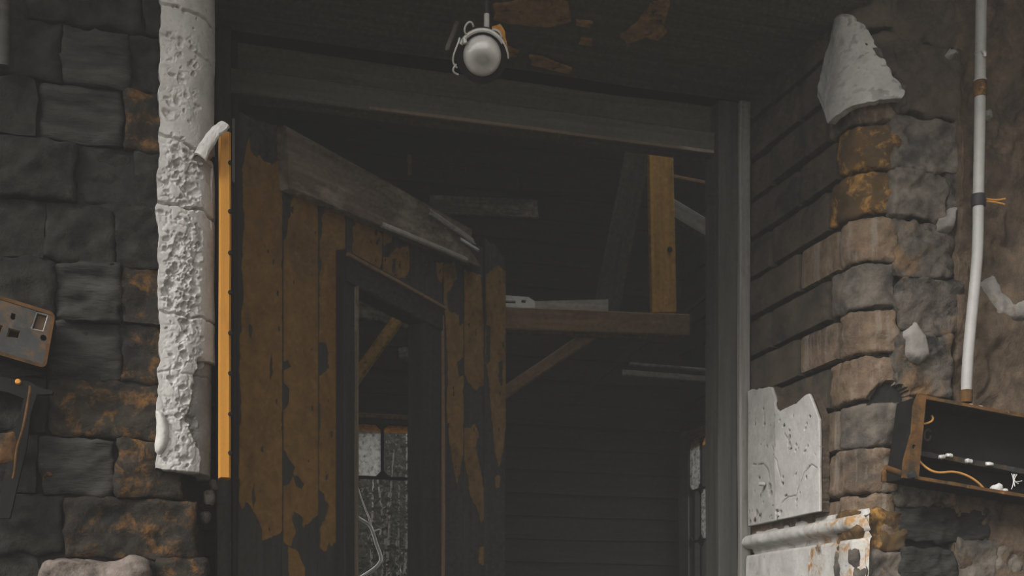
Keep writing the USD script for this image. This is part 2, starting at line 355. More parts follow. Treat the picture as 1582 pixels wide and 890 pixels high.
def board_local(L, w, t, cham=.003, wob=.0015, seed=0, rag0=0.0, rag1=0.0, nseg=None, across=6, w1=None):
    """Board along x from 0 to L, width w (y), thickness t (z); a ragged end is torn by up to rag metres."""
    nseg = nseg or max(2, int(L / .08))
    ys = np.linspace(-w / 2 + cham, w / 2 - cham, across)
    sec = [(y, t / 2) for y in ys] + [(w / 2, t / 2 - cham), (w / 2, -t / 2 + cham)] + [(y, -t / 2) for y in ys[::-1]] + [(-w / 2, -t / 2 + cham), (-w / 2, t / 2 - cham)]
    sec = np.array(sec); k = len(sec)
    xs = np.linspace(0, L, nseg + 1)
    V = np.zeros((nseg + 1, k, 3)); V[..., 0] = xs[:, None]; V[..., 1:] = sec[None]
    if w1 is not None:
        V[..., 1] *= (1 + (w1 / w - 1) * xs / L)[:, None]
    q = np.stack([V[..., 0] * 5, V[..., 1] * 9, V[..., 2] * 9], -1) + seed * 3.7 + 20
    V[..., 1] += (noise(q, seed) - .5) * 2 * wob
    V[..., 2] += (noise(q + 31, seed + 1) - .5) * 2 * wob
    for end, rag, sg in ((0, rag0, -1), (nseg, rag1, 1)):
        if rag:
            s = np.stack([sec[:, 0] / w * 4, sec[:, 1] / t * 1.2, np.zeros(k)], 1) + seed + 11
            lim = xs[end] - sg * rag * noise(s, seed + 5 + end)
            V[..., 0] = np.minimum(V[..., 0], lim) if sg > 0 else np.maximum(V[..., 0], lim)
    f = grid_faces(nseg + 1, k, True)
    v = V.reshape(-1, 3)
    caps = []
    for end in (0, nseg):
        c = len(v); v = np.vstack([v, V[end].mean(0)])
        ring = end * k + np.arange(k)
        tri = np.stack([np.full(k, c), ring, np.roll(ring, -1)], 1)
        caps.append(tri if end else tri[:, ::-1])
    m = trimesh.Trimesh(v, np.vstack([f, *caps]), process=False)
    if m.volume < 0:
        m.invert()
    return m


def board(name, p0, p1, w, t, face, mat, parent='/World', base_off=0.0, **kw):
    tags = {k: kw.pop(k) for k in ('label', 'cat', 'group', 'kind') if k in kw}
    fr, L = frame_of(p0, p1, face)
    m = board_local(L, w, t, **kw)
    if base_off:
        m.apply_translation([0, 0, base_off])
    m.apply_transform(fr)
    return obj(name, m, mat, parent, frame=fr, smooth=40, **tags)


def tube(pts, r, n=10, closed_ends=True):
    pts = np.asarray(pts, float); r = np.broadcast_to(np.asarray(r, float), len(pts))
    T = np.gradient(pts, axis=0); T /= np.linalg.norm(T, axis=1, keepdims=True)
    up = np.array([0, 0, 1.0]) if abs(T[0, 2]) < .9 else np.array([1.0, 0, 0])
    U = np.cross(T[0], up); U /= np.linalg.norm(U)
    rings = []
    for p, t, rr in zip(pts, T, r):
        U = U - t * (U @ t); U /= np.linalg.norm(U); W = np.cross(t, U)
        a = np.arange(n) / n * 2 * np.pi
        rings.append(p + rr * (np.cos(a)[:, None] * U + np.sin(a)[:, None] * W))
    v = np.vstack(rings + [pts[:1], pts[-1:]]); k = len(pts)
    f = [grid_faces(k, n, True)]
    j = np.arange(n)
    f.append(np.stack([np.full(n, k * n), (j + 1) % n, j], 1)); f.append(np.stack([np.full(n, k * n + 1), (k - 1) * n + j, (k - 1) * n + (j + 1) % n], 1))
    m = trimesh.Trimesh(v, np.vstack(f), process=False)
    if m.volume < 0:
        m.invert()
    return m


def smooth_path(pts, n=24):
    pts = np.asarray(pts, float)
    from scipy.interpolate import CubicSpline
    s = np.r_[0, np.cumsum(np.linalg.norm(np.diff(pts, axis=0), axis=1))]
    return CubicSpline(s, pts)(np.linspace(0, s[-1], n))


def lathe(prof, n=32, axis_frame=np.eye(4)):
    prof = np.asarray(prof, float); a = np.arange(n) / n * 2 * np.pi
    v = np.stack([prof[:, None, 0] * np.cos(a), prof[:, None, 0] * np.sin(a), np.broadcast_to(prof[:, None, 1], (len(prof), n))], -1).reshape(-1, 3)
    m = trimesh.Trimesh(v, grid_faces(len(prof), n, True), process=False)
    m.apply_transform(axis_frame)
    m.fix_normals()
    return m


def rough_poly(pts, amp, freq, seed=0, step=None):
    """Polygon whose outline is roughened, so that it reads as torn."""
    p = Polygon(pts)
    step = step or amp * 1.2
    ring = p.exterior.segmentize(step)
    xy = np.array(ring.coords)[:-1]
    q = np.c_[xy * freq, np.full(len(xy), seed * 1.7)]
    d = np.stack([fbm(q, 3, seed), fbm(q + 40, 3, seed + 9)], 1) - .5
    out = Polygon(xy + d * 2 * amp)
    return out if out.is_valid else out.buffer(0)


def extrude(poly, h):
    parts = [g for g in (poly.geoms if hasattr(poly, 'geoms') else [poly]) if g.geom_type == 'Polygon' and g.area > 1e-7]
    return trimesh.util.concatenate([trimesh.creation.extrude_polygon(g, h, engine='earcut') for g in parts])


def scab(poly, h, frame, rise=.006, amp=.002, freq=60, seed=0, step=.004):
    """A crust of the given outline lying on the frame's xy plane: edges fall away, the top is uneven."""
    from scipy.spatial import Delaunay
    poly = max(poly.geoms, key=lambda g: g.area) if hasattr(poly, 'geoms') else poly
    ring = np.array(poly.exterior.segmentize(step).coords)[:-1]
    x0, y0, x1, y1 = poly.bounds
    g = np.stack(np.meshgrid(np.arange(x0, x1, step), np.arange(y0, y1, step)), -1).reshape(-1, 2)
    g = g + (np.random.default_rng(seed).random(g.shape) - .5) * step * .4
    g = g[shapely.contains_xy(poly.buffer(-step * .6), g[:, 0], g[:, 1])]
    p = np.vstack([ring, g])
    t = Delaunay(p).simplices
    t = t[shapely.contains_xy(poly, *p[t].mean(1).T)]
    a = p[t]; cr = (a[:, 1, 0] - a[:, 0, 0]) * (a[:, 2, 1] - a[:, 0, 1]) - (a[:, 1, 1] - a[:, 0, 1]) * (a[:, 2, 0] - a[:, 0, 0])
    t[cr < 0] = t[cr < 0][:, ::-1]
    t = t[np.abs(cr) > 1e-12]
    d = shapely.distance(poly.exterior, shapely.points(p))
    z = h * (.35 + .65 * (1 - np.exp(-d / rise))) + (fbm(np.c_[p * freq, np.full(len(p), seed * 1.3)], 4, seed) - .5) * 2 * amp
    n = len(p)
    e = np.sort(np.vstack([t[:, [0, 1]], t[:, [1, 2]], t[:, [2, 0]]]), 1)
    raw = np.vstack([t[:, [0, 1]], t[:, [1, 2]], t[:, [2, 0]]])
    _, inv, cnt = np.unique(e, axis=0, return_inverse=True, return_counts=True)
    b = raw[cnt[inv.ravel()] == 1]
    side = np.vstack([np.c_[b[:, 0], b[:, 0] + n, b[:, 1] + n], np.c_[b[:, 0], b[:, 1] + n, b[:, 1]]])
    m = trimesh.Trimesh(np.vstack([np.c_[p, np.maximum(z, .0005)], np.c_[p, np.zeros(n)]]), np.vstack([t, t[:, ::-1] + n, side]), process=False)
    m.apply_transform(frame)
    if m.volume < 0:
        m.invert()
    return m


def frame_cols(x, y, z, o):
    m = np.eye(4); m[:3, 0], m[:3, 1], m[:3, 2], m[:3, 3] = x, y, z, o
    return m


def bx(lo, hi):
    m = trimesh.creation.box(np.subtract(hi, lo)); m.apply_translation(np.add(lo, hi) / 2)
    return m


def cat_mesh(*ms):
    return trimesh.util.concatenate(list(ms))


YW = 1.99          # outer face of the walls on both sides of the doorway
YF = 2.48          # plane of the door frame at the back of the reveal
XL, XR = .093, 1.274   # the two reveals of the doorway
ZS = 2.72          # soffit over the doorway
YB = 5.30          # far wall of the room behind
XB = 2.40          # right wall of the room behind

# ================================================================== SETTING
fl = thing('floor', 'dark dusty concrete floor running through the doorway', kind='structure')
obj('floor_slab', bx((-3.0, .6, -.2), (3.4, YB + .15, 0)), 'floor_concrete', fl)

# ---- left wall: sooty stone courses
wl = thing('wall_left', 'sooty dark stone wall left of the doorway', kind='structure')
obj('wall_core', extrude(Polygon([(-3.0, YW + .010), (XL - .085, YW + .010), (XL - .045, YW + .03), (XL - .016, YW + .085), (XL - .016, YF), (-3.0, YF)]), 3.3), 'mortar_black', wl)
ZJ = [1.915 + .0912 * k for k in range(-6, 10)]          # course joints
zrow = lambda k: 1.915 - .0912 * k                        # joint under course "py 590 + 90 k"
# per course, from the top: picture x of the joints, and the stone between them
S, G, O, PAL = 'soot_stone', 'soot_shade_stone_grain', 'ochre_stone', 'pale_stone'
ROWS = {
    -8: ([-60, 130, 335], [S, S]), -7: ([-110, 40, 220, 335], [S, S, S]), -6: ([-30, 95, 200, 335], [S, G, S]), -5: ([-90, 60, 190, 335], [S, G, O]),
    -4: ([-40, 120, 205, 335], [S, S, S]), -3: ([-100, 70, 178, 335], [S, S, S]), -2: ([-50, 85, 187, 335], [S, G, O]), -1: ([-80, 70, 187, 335], [G, G, O]),
    0: ([-60, 75, 335], [S, O]), 1: ([-100, 60, 178, 335], [S, G, O]), 2: ([-40, 97, 305, 335], [S, O, S]), 3: ([-120, 62, 242, 335], [S, PAL, O]), 4: ([-60, 110, 335], [S, S]), 5: ([-100, 150, 335], [S, S]),
}
sd = 0
for k, (edges, kinds) in ROWS.items():
    z0, z1 = zrow(k + 1), zrow(k)
    xs = [on_y(e, 590, YW)[0] for e in edges]
    xs[-1] = XL - (.064 if k <= 0 else .05 if k == 1 else .012)       # under the plaster strip the corner is worn back
    left = xs[0]
    while left > -1.1:                                     # the course goes on beyond the picture's edge
        left -= rng.uniform(.13, .26); xs.insert(0, left); kinds = [random.choice([S, S, G, O])] + list(kinds)
    for a, b, kd in zip(xs[:-1], xs[1:], kinds):
        sd += 1
        gap = rng.uniform(-.001, .004)
        dep = .055 + rng.uniform(-.004, .006) + (.025 if kd == PAL else 0)
        if b - a < .03:
            continue
        m = rock((b - a - gap, dep, z1 - z0 - rng.uniform(-.001, .004)), r=.004 if kd != PAL else .034, amp=.010 if kd != PAL else .015, freq=42 if kd != PAL else 30, seed=sd, step=.0085 if a > -.3 else .03)
        pv = np.array(m.vertices)                          # laminated, splitting faces
        cl = fbm(np.c_[pv[:, 0] * 9 + sd, pv[:, 1] * 0, pv[:, 2] * 75 + pv[:, 0] * 12 * math.sin(sd)], 4, sd)
        pv[:, 1] -= (pv[:, 1] < 0) * ((cl - .5) * (.020 if kd in (G, PAL) else .011) + (fbm(np.c_[pv[:, [0, 2]] * 13, pv[:, 1] * 0] + sd, 3, sd) - .5) * .016)
        m.vertices = pv
        m.apply_translation([(a + b) / 2, YW + .055 / 2 - (dep - .055) + rng.uniform(-.004, .004), (z0 + z1) / 2])
        obj('brick', m, kd, wl, smooth=50, label='pale pinkish grey stone jutting out' if kd == PAL else None)

# ---- right wall: brick reveal, rounded broken corner, rubble front; bricks are laid out along the face (s) and bent round the corner
YC, RC = 2.062, .07
S1 = YF - YC; S2 = S1 + RC * math.pi / 2


def bend(s, d):
    """Point on the right wall's face at run s, pushed out by d: reveal (looking -x), arc, front (looking -y)."""
    s, d = np.asarray(s, float), np.asarray(d, float)
    a = np.clip((s - S1) / RC, 0, math.pi / 2)
    x = XR + RC - (RC + d) * np.cos(a) + np.maximum(s - S2, 0)
    y = YC - (RC + d) * np.sin(a) - np.minimum(s, S1) + S1
    return np.stack([x, y], -1)


def bent(m):
    p = np.array(m.vertices)
    q = bend(p[:, 0], p[:, 1])
    m.vertices = np.c_[q, p[:, 2]]
    return fix(m)


wr = thing('wall_right', 'brown brick wall with a broken rounded corner right of the doorway', kind='structure')
ss = np.r_[-.02, np.linspace(0, S1, 3), np.linspace(S1, S2, 8)[1:], S2 + 1.6]
edge = bend(ss, np.full(len(ss), -.02))
core = Polygon([*map(tuple, edge), (3.4, YF), (XR + .02, YF)]).buffer(0)
obj('wall_core', extrude(core, 3.3), 'mortar_black', wr)
zr = lambda k: 1.7926 + .0878 * k
for k in range(-6, 13):
    A = (k % 2 == 0)
    if A:
        js = [0, .127, .360, S2 + .014]
    else:
        js = [0, .022, .247, .395, S2 + .014]
    for a, b in zip(js[:-1], js[1:]):
        if b - a < .05:
            continue
        sd += 1
        corner = b > S2
        gap = rng.uniform(.007, .012)
        h = .0878 - (rng.uniform(.003, .008) if corner else rng.uniform(.006, .011))
        m = rock((b - a - gap, .06, h), r=.008, amp=.0035 if not corner else .009, freq=24 if not corner else 42, seed=sd, step=.012 if not corner else .007)
        m.apply_translation([(a + b) / 2, -.03 + rng.uniform(-.003, .003), zr(k) + .0439])
        if corner:
            kd = {7: 'brick_ochre', 6: 'brick_ochre', 1: 'brick_grey'}.get(k, ['brick_brown', 'brick_grey', 'brick_brown'][k % 3])
            if k > 8: kd = 'brick_dark'
        elif a < .2:
            kd = 'brick_dark' if k > -1 else 'brick_brown'
        else:
            kd = 'brick_brown' if k < 6 else 'brick_dark'
        if corner:              # eroded towards the outer end
            p = np.array(m.vertices)
            w = np.clip((p[:, 0] - (S1 + .02)) / .09, 0, 1)
            p[:, 1] -= w * (.020 * fbm(p * 34 + sd, 4, sd) - .004)
            m.vertices = p
        p = np.array(m.vertices)                           # a half-round chunk is missing above the fuse box
        hit = (((p[:, 0] - S2 + .012) / .040) ** 2 + ((p[:, 2] - 1.966) / .034) ** 2 < 1) & (p[:, 2] > 1.964) & (p[:, 1] > -.03)
        p[hit, 1] -= .040; m.vertices = p
        obj('brick', bent(m), kd, wr, smooth=50)
# rubble blocks of the front face
BL = [(1392, 1480, -60, 66, 'brick_dark'), (1394, 1486, 70, 176, 'brick_dark'), (1388, 1482, 182, 263, 'brick_grey'), (1390, 1462, 268, 336, 'brick_grey'), (1466, 1500, 266, 330, 'rubble'),
      (1393, 1478, 342, 426, 'rubble'), (1400, 1484, 430, 514, 'rubble'), (1394, 1470, 520, 612, 'rubble'), (1335, 1400, 786, 850, 'brick_ochre'), (1330, 1404, 852, 930, 'brick_grey'),
      (1402, 1476, 850, 930, 'soot_shade_stone_grain'), (1482, 1540, 832, 930, 'brick_grey'), (1544, 1640, 838, 930, 'brick_grey'), (1398, 1478, 616, 700, 'rubble'), (1398, 1478, 704, 780, 'rubble'), (1400, 1530, 784, 836, 'soot_shade_stone_grain')]  # the darkest stones under the fuse box carry its shade in their colour
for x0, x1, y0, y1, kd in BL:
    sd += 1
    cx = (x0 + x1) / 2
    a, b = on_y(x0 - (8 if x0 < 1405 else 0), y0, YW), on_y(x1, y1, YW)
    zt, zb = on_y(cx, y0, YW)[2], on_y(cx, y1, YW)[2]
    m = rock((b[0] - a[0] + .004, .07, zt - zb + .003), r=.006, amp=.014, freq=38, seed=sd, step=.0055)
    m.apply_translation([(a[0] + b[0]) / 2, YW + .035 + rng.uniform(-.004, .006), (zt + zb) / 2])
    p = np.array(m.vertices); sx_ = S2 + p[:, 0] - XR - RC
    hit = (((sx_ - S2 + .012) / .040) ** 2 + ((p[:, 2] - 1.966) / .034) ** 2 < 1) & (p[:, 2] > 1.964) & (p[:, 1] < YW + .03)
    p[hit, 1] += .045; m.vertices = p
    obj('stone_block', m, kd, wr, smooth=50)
# the brown render to the right of them, crusty
nu, nv = 130, 190
X, Z = np.meshgrid(np.linspace(1.475, 2.3, nu), np.linspace(1.25, 3.1, nv))
q = np.stack([X * 9, Z * 9, 0 * X], -1)
dsp = (fbm(q, 5, 3) - .5) * .05 + np.where(fbm(q * .55 + 9, 4, 8) > .55, .009, 0)
crack = np.abs(fbm(q * .6 + 30, 4, 12) - .5)
dsp -= .012 * np.exp(-(crack / .012) ** 2)
P = np.stack([X, YW + .004 - dsp, Z], -1)
obj('render_coat', sheet(P, np.broadcast_to([0, -1.0, 0], P.shape), .03), 'render_brown', wr, smooth=60, label='crusty brown render behind the white conduit')
# pale plaster scraps still on it
for sname, pts in (('a', [(1526, 430), (1545, 420), (1556, 445), (1575, 462), (1600, 455), (1605, 490), (1570, 492), (1548, 486), (1535, 466)]), ('b', [(1402, 515), (1420, 490), (1440, 515), (1446, 545), (1430, 560), (1410, 548)]),
                   ('c', [(1460, 330), (1486, 310), (1490, 330), (1476, 356), (1462, 352)]), ('d', [(1466, 78), (1480, 66), (1494, 80), (1476, 88)]), ('e', [(1527, 165), (1540, 160), (1546, 182), (1530, 180)])):
    q = [on_y(x, y, YW - .02) for x, y in pts]
    poly = rough_poly([(p[0], p[2]) for p in q], .007, 40, seed=len(sname) + ord(sname), step=.004)
    obj('plaster_scrap', scab(poly, .026, frame_cols([1, 0, 0], [0, 0, 1], [0, -1, 0], [0, YW + .012, 0]), rise=.004, amp=.004, seed=ord(sname)), 'patch_plaster', wr, smooth=40)

wfr = thing('wall_front', 'unseen dark wall added to block sky light from the right', kind='structure')  # out of view, added to keep sky light off from the right
obj('wall_leaf', bx((2.3, -7, 0), (2.6, YW, 5.2)), 'brick_dark', wfr)

# ---- the wall above the doorway and the soffit boards
wa = thing('wall_back', 'dark lintel wall over the doorway', kind='structure')
obj('lintel', bx((XL - .016, YW + .02, ZS + .03), (XR + .02, YF + .1, 3.3)), 'mortar_black', wa)
for k, (y0, y1) in enumerate(((1.99, 2.145), (2.15, 2.315), (2.32, 2.475))):
    board('soffit_plank', (XL - .01, (y0 + y1) / 2, ZS + .012 + .004 * k), (XR + .02, (y0 + y1) / 2, ZS + .012 + .004 * k), y1 - y0 - .004, .024, (0, 0, -1), 'wood_header', wa, wob=.003, seed=40 + k, nseg=24)
# flaking paint left on the soffit
for i, pts in enumerate(([(762, 8), (800, 2), (845, -8), (878, 5), (882, 30), (850, 40), (815, 38), (790, 36), (765, 30)], [(958, 56), (985, 35), (1005, 4), (1036, -6), (1032, 20), (1024, 42), (1030, 48), (1016, 62), (998, 56), (968, 66)],
                         [(818, 86), (838, 88), (862, 98), (884, 106), (880, 112), (850, 106), (822, 98)], [(892, 30), (915, 34), (910, 42), (890, 38)], [(898, 58), (914, 62), (912, 70), (896, 66)], [(782, 72), (800, 78), (798, 86), (784, 84)])):
    q = [on_z(x, y, ZS) for x, y in pts]
    poly = rough_poly([(p[0], p[1]) for p in q], .006, 50, seed=60 + i, step=.004)
    m = extrude(poly, .006); m.apply_translation([0, 0, ZS - .003])
    obj('paint_flake', m, 'paint_flake', wa)

# ---- roof out of view, added to darken the upper walls
po = thing('roof', 'unseen roof added to shade the upper part of the doorway', kind='structure')
for k in range(4):
    board('roof_board', (-3.0, YW - .09 - k * .17, 2.96 + .01 * (k % 2)), (3.4, YW - .09 - k * .17, 2.96 + .01 * (k % 2)), .166, .03, (0, 0, -1), 'wood_black', po, seed=460 + k, nseg=8)

# ---- door frame
dfm = thing('door_1', 'old timber door frame around the dark opening', kind='structure')
hz = lambda py: EYE + (HOR - py) * (on_y(760, 0, YF)[1] / ray(760, 0)[1]) / F
z_bot, z_mid, z_top = hz(198), hz(160), hz(118)
board('header_trim', (XL, YF + .012, (z_bot + z_mid) / 2), (XR, YF + .012, (z_bot + z_mid) / 2 - .002), z_mid - z_bot - .003, .05, (0, -1, 0), 'wood_header', dfm, wob=.0015, seed=3, nseg=20)
board('header_beam', (XL, YF + .03, (z_mid + z_top) / 2), (XR, YF + .03, (z_mid + z_top) / 2), z_top - z_mid + .004, .05, (0, -1, 0), 'wood_header', dfm, wob=.003, seed=4, nseg=20)
board('header_fillet', (.42, YF - .014, z_bot + .004), (XR - .08, YF - .014, z_bot + .003), .007, .006, (0, -1, 0), 'wood_rail', dfm, cham=.001, wob=.001, seed=9)  # pale strip paints the light caught by the lower header edge
xj = on_y(1100, 500, YF)[0]; xk = on_y(1129, 500, YF)[0]
board('jamb', ((xj + xk) / 2, YF, 0), ((xj + xk) / 2, YF, z_top), xk - xj, .07, (0, -1, 0), 'wood_frame', dfm, wob=.0015, seed=5, nseg=50)
board('jamb_stop', ((xk + XR) / 2 - .002, YF - .022, 0), ((xk + XR) / 2 - .002, YF - .022, z_top), XR - xk - .003, .05, (0, -1, 0), 'wood_frame_pale', dfm, wob=.004, seed=6, nseg=60)
xl0, xl1 = on_y(357, 500, YF)[0], on_y(368, 500, YF)[0]
board('jamb', ((xl0 + xl1) / 2, YF + .02, 0), ((xl0 + xl1) / 2, YF + .02, z_top), xl1 - xl0, .05, (0, -1, 0), 'wood_black', dfm, wob=.001, seed=7, nseg=50)
xa, xb = on_y(334, 500, YF - .04)[0], on_y(357, 500, YF - .04)[0]
zo0, zo1 = on_y(347, 741, 1.995)[2], on_y(347, 203, 1.995)[2]
board('jamb_lining', ((xa + xb) / 2, YF - .02, 0), ((xa + xb) / 2, YF - .02, z_top), xb - xa, .04, (0, -1, 0), 'wood_frame', dfm, wob=.001, seed=8, nseg=40)
YBT = 2.004
p0, p1 = on_y(337.5, 0, YBT)[0], on_y(356.5, 0, YBT)[0]
ob = thing('batten', 'bright orange painted wooden batten standing on end beside the left jamb', 'batten', ((p0 + p1) / 2, YBT, zo0))
strip = board('strip', ((p0 + p1) / 2, YBT, zo0), ((p0 + p1) / 2, YBT, zo1), p1 - p0, .018, (0, -1, 0), 'wood_orange', ob, wob=.0007, seed=10, nseg=40, rag0=.006)
for py in (252, 327, 391, 452, 515, 577, 640, 700):
    c = on_y(355.5, py, YBT - .0085)
    m = lathe([(0, 0), (.0032, .0002), (.0036, .001), (.0034, .003), (0, .0035)], 10, frame_cols([1, 0, 0], [0, 0, -1], [0, -1, 0], c))
    obj('nail', m, 'steel_dark', strip)
px0 = on_y(360.5, 0, YF - .012)[0]
board('cover_strip', (px0, YF - .012, on_y(360, 291, YF)[2]), (px0, YF - .012, on_y(360, 188, YF)[2]), .006, .006, (0, -1, 0), 'wood_frame_pale', dfm, cham=.001, wob=.0006, seed=12, rag0=.02)

# ---- room behind: floor shared; far wall of weatherboards with a window, right wall with a window, left wall, roof boards
wx0, wx1 = on_y(505, 700, YB)[0], on_y(702, 700, YB)[0]
wz1 = on_y(600, 652, YB)[2]; wz0 = on_y(600, 905, YB)[2]
wf = thing('wall_far', 'far wall of dim horizontal weatherboards seen through the doorway', kind='structure')
pitch = .105; z = 0.0; k = 0
while z < 4.2:
    for (a, b) in (((-1.8, wx0), (wx1, XB)) if (z + pitch > wz0 and z < wz1) else ((-1.8, XB),)):
        p = (a, YB + rng.uniform(-.004, .006), z + pitch / 2); q = (b, p[1] + rng.uniform(-.006, .006), z + pitch / 2 + rng.uniform(-.004, .004))
        fr = (0, -1, .14)
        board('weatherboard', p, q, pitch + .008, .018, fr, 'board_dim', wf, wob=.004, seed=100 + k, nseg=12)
        k += 1
    z += pitch
obj('sheathing', cat_mesh(bx((-1.8, YB + .03, 0), (wx0, YB + .09, 4.3)), bx((wx1, YB + .03, 0), (XB, YB + .09, 4.3)), bx((wx0, YB + .03, 0), (wx1, YB + .09, wz0)), bx((wx0, YB + .03, wz1), (wx1, YB + .09, 4.3))), 'wood_black', wf)


def lattice(w, h, cols, rows, bar, cut, drop=()):
    """Window grid with corner-cut panes, as a polygon in (x, z); drop lists panes whose bars towards the next one have gone."""
    frame = sbox(0, 0, w, h); pw, ph = w / cols, h / rows
    for i in range(cols):
        for j in range(rows):
            x0, x1, y0, y1 = i * pw + bar / 2, (i + 1) * pw - bar / 2, j * ph + bar / 2, (j + 1) * ph - bar / 2
            c = cut
            frame = frame.difference(Polygon([(x0 + c, y0), (x1 - c, y0), (x1, y0 + c), (x1, y1 - c), (x1 - c, y1), (x0 + c, y1), (x0, y1 - c), (x0, y0 + c)]))
    for d in drop:
        frame = frame.difference(sbox(*d))
    return frame


# far window: panes about 52 x 85 picture pixels
fx = lambda px: on_y(px, 700, YB)[0]
W1 = thing('window_1', 'iron lattice window in the far wall with corner-cut panes', kind='structure')
wl0, wl1 = fx(536), fx(697); ztop = on_y(600, 654, YB)[2]; zrw = (739 - 654) / F * (YB / ray(600, 700)[1])
w_, h_ = wl1 - wl0, 3 * zrw
pol = lattice(w_, h_, 3, 3, .012, .024, drop=[(.02, .014, w_ - .02, 2 * zrw - .006)])
m = extrude(pol, .02); m.apply_transform(frame_cols([1, 0, 0], [0, 0, 1], [0, -1, 0], [wl0, YB + .01, ztop - h_]))
obj('lattice', fix(m), 'steel_dark', W1)
for n_, lo, hi in (('frame', (wx0, YB - .02, wz1 - .012), (wx1, YB + .09, wz1 + .02)), ('frame', (wx0, YB - .02, wz0 - .03), (wx1, YB + .09, wz0)), ('frame', (wx0 - .02, YB - .02, wz0), (wl0, YB + .09, wz1)), ('frame', (wl1, YB - .02, wz0), (wx1 + .02, YB + .09, wz1))):
    obj(n_, bx(lo, hi), 'wood_black', W1)
for i, j in ((0, 2),):
    pw = w_ / 3
    obj('pane', bx((wl0 + i * pw + .004, YB + .002, ztop - (3 - j) * zrw + .004), (wl0 + (i + 1) * pw - .004, YB + .006, ztop - (2 - j) * zrw - .034)), 'pane_dirty', W1, label='surviving dirty glass pane')

# right wall of that room, with its window running away from the corner
wyr0, wyr1 = 4.25, 5.215
zt2 = on_x(1080, 676, XB)[2]; zb2 = zt2 - 4 * .237
wrr = thing('wall_side', 'dark boarded side wall of the room behind the doorway', kind='structure')
z = 0.0; k = 0
while z < 4.2:
    for (a, b) in (((YF + .1, wyr0), (wyr1, YB)) if (z + .12 > zb2 and z < zt2) else ((YF + .1, YB),)):
        if b - a > .02:
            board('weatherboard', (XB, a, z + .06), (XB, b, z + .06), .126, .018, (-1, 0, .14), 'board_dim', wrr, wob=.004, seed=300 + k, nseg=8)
        k += 1
    z += .12
obj('sheathing', cat_mesh(bx((XB + .03, YF, 0), (XB + .09, wyr0, 4.3)), bx((XB + .03, wyr1, 0), (XB + .09, YB + .1, 4.3)), bx((XB + .03, wyr0, 0), (XB + .09, wyr1, zb2)), bx((XB + .03, wyr0, zt2), (XB + .09, wyr1, 4.3))), 'wood_black', wrr)
W2 = thing('window_2', 'narrow lattice window in the side wall, warm light behind it', kind='structure')
pol = lattice(wyr1 - wyr0, zt2 - zb2, 8, 4, .012, .022)
m = extrude(pol, .007); m.apply_transform(frame_cols([0, -1, 0], [0, 0, 1], [-1, 0, 0], [XB + .01, wyr1, zb2]))
obj('lattice', fix(m), 'steel_dark', W2)
board('frame', (XB - .01, wyr1 + .02, zb2), (XB - .01, wyr1 + .02, zt2 + .05), .05, .05, (-1, -1, 0), 'wood_frame', W2, seed=71, nseg=10)
board('frame', (XB - .01, wyr0, zt2 + .02), (XB - .01, wyr1 + .04, zt2 + .02), .03, .05, (-1, 0, 0), 'wood_brown', W2, seed=72, nseg=10)
for i, j in ((0, 3), (1, 2), (3, 3)):
    pw, ph = (wyr1 - wyr0) / 8, (zt2 - zb2) / 4
    obj('pane', bx((XB + .003, wyr1 - (i + 1) * pw + .004, zb2 + j * ph + .004), (XB + .007, wyr1 - i * pw - .004, zb2 + (j + 1) * ph - .004)), 'pane_dirty', W2)
for lab_, lo_, hi_ in (('dark plank wall closing the left side of the room behind', (-1.9, YF + .1, 0), (-1.8, YB + .1, 4.3)), ('dark back of the wall left of the doorway', (-1.8, YF + .06, 0), (XL - .1, YF + .1, 4.3)),
                       ('dark back of the wall right of the doorway', (XR + .1, YF + .06, 0), (XB, YF + .1, 4.3)), ('dark back of the wall over the doorway', (XL - .1, YF + .1, ZS + .1), (XR + .1, YF + .14, 4.3))):
    obj('wall_inner', bx(lo_, hi_), 'wood_black', label=lab_, kind='structure')
ce = thing('ceiling', 'dark roof boards of the room behind the doorway', kind='structure')
for k in range(18):
    y0 = YF + .08 + k * .16
    if 0 <= k <= 6:  # boards end short: an unseen roof opening added to light the post
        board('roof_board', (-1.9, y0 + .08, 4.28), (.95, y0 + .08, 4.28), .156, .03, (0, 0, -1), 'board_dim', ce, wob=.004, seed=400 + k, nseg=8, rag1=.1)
        continue
    board('roof_board', (-1.9, y0 + .08, 4.28), (XB + .1, y0 + .08, 4.28), .156, .03, (0, 0, -1), 'board_dim', ce, wob=.004, seed=400 + k, nseg=8)

# ================================================================== THINGS
# ---- plaster strip down the left corner
nu, nv = 170, 760
zt, zb = 2.78, on_y(290, 727, YW - .02)[2]
v = np.linspace(0, 1, nv)[:, None]; Z = zb + (zt - zb) * v
PY = HOR - (Z - EYE) * F / 1.93                                  # roughly the picture row of each height
xl = on_y(243, 500, YW - .02)[0] + (fbm(np.stack([Z * 14, 0 * Z, 0 * Z], -1), 4, 21) - .5) * .014 + (fbm(np.stack([Z * 60, 0 * Z, 0 * Z], -1), 3, 22) - .5) * .007 + np.clip((300 - PY) / 300, 0, 1) * .004
RR = .074
flat = np.maximum(XL - RR - xl, .001)                                              # straight run, then the rounded corner, then into the reveal
u = np.linspace(0, 1, nu)[None, :]
arc = RR * math.pi / 2
endlen = np.interp(PY[:, 0], [0, 222, 232, 245, 290, 330, 345, 900], [.0, .0, -.030, -.020, -.008, .0, .0, .0])[:, None]
endlen = np.minimum(endlen + (fbm(np.stack([Z * 40, 0 * Z + 3, 0 * Z], -1), 3, 25) - .5) * .010, .001)
total = flat + np.maximum(endlen + arc, .004)
s = u * total
a = np.clip((s - flat) / RR, 0, math.pi / 2)
ext = np.maximum(s - flat - arc, 0)
X = xl + np.minimum(s, flat) + RR * np.sin(a); Y = YW - .024 + RR * (1 - np.cos(a)) + ext
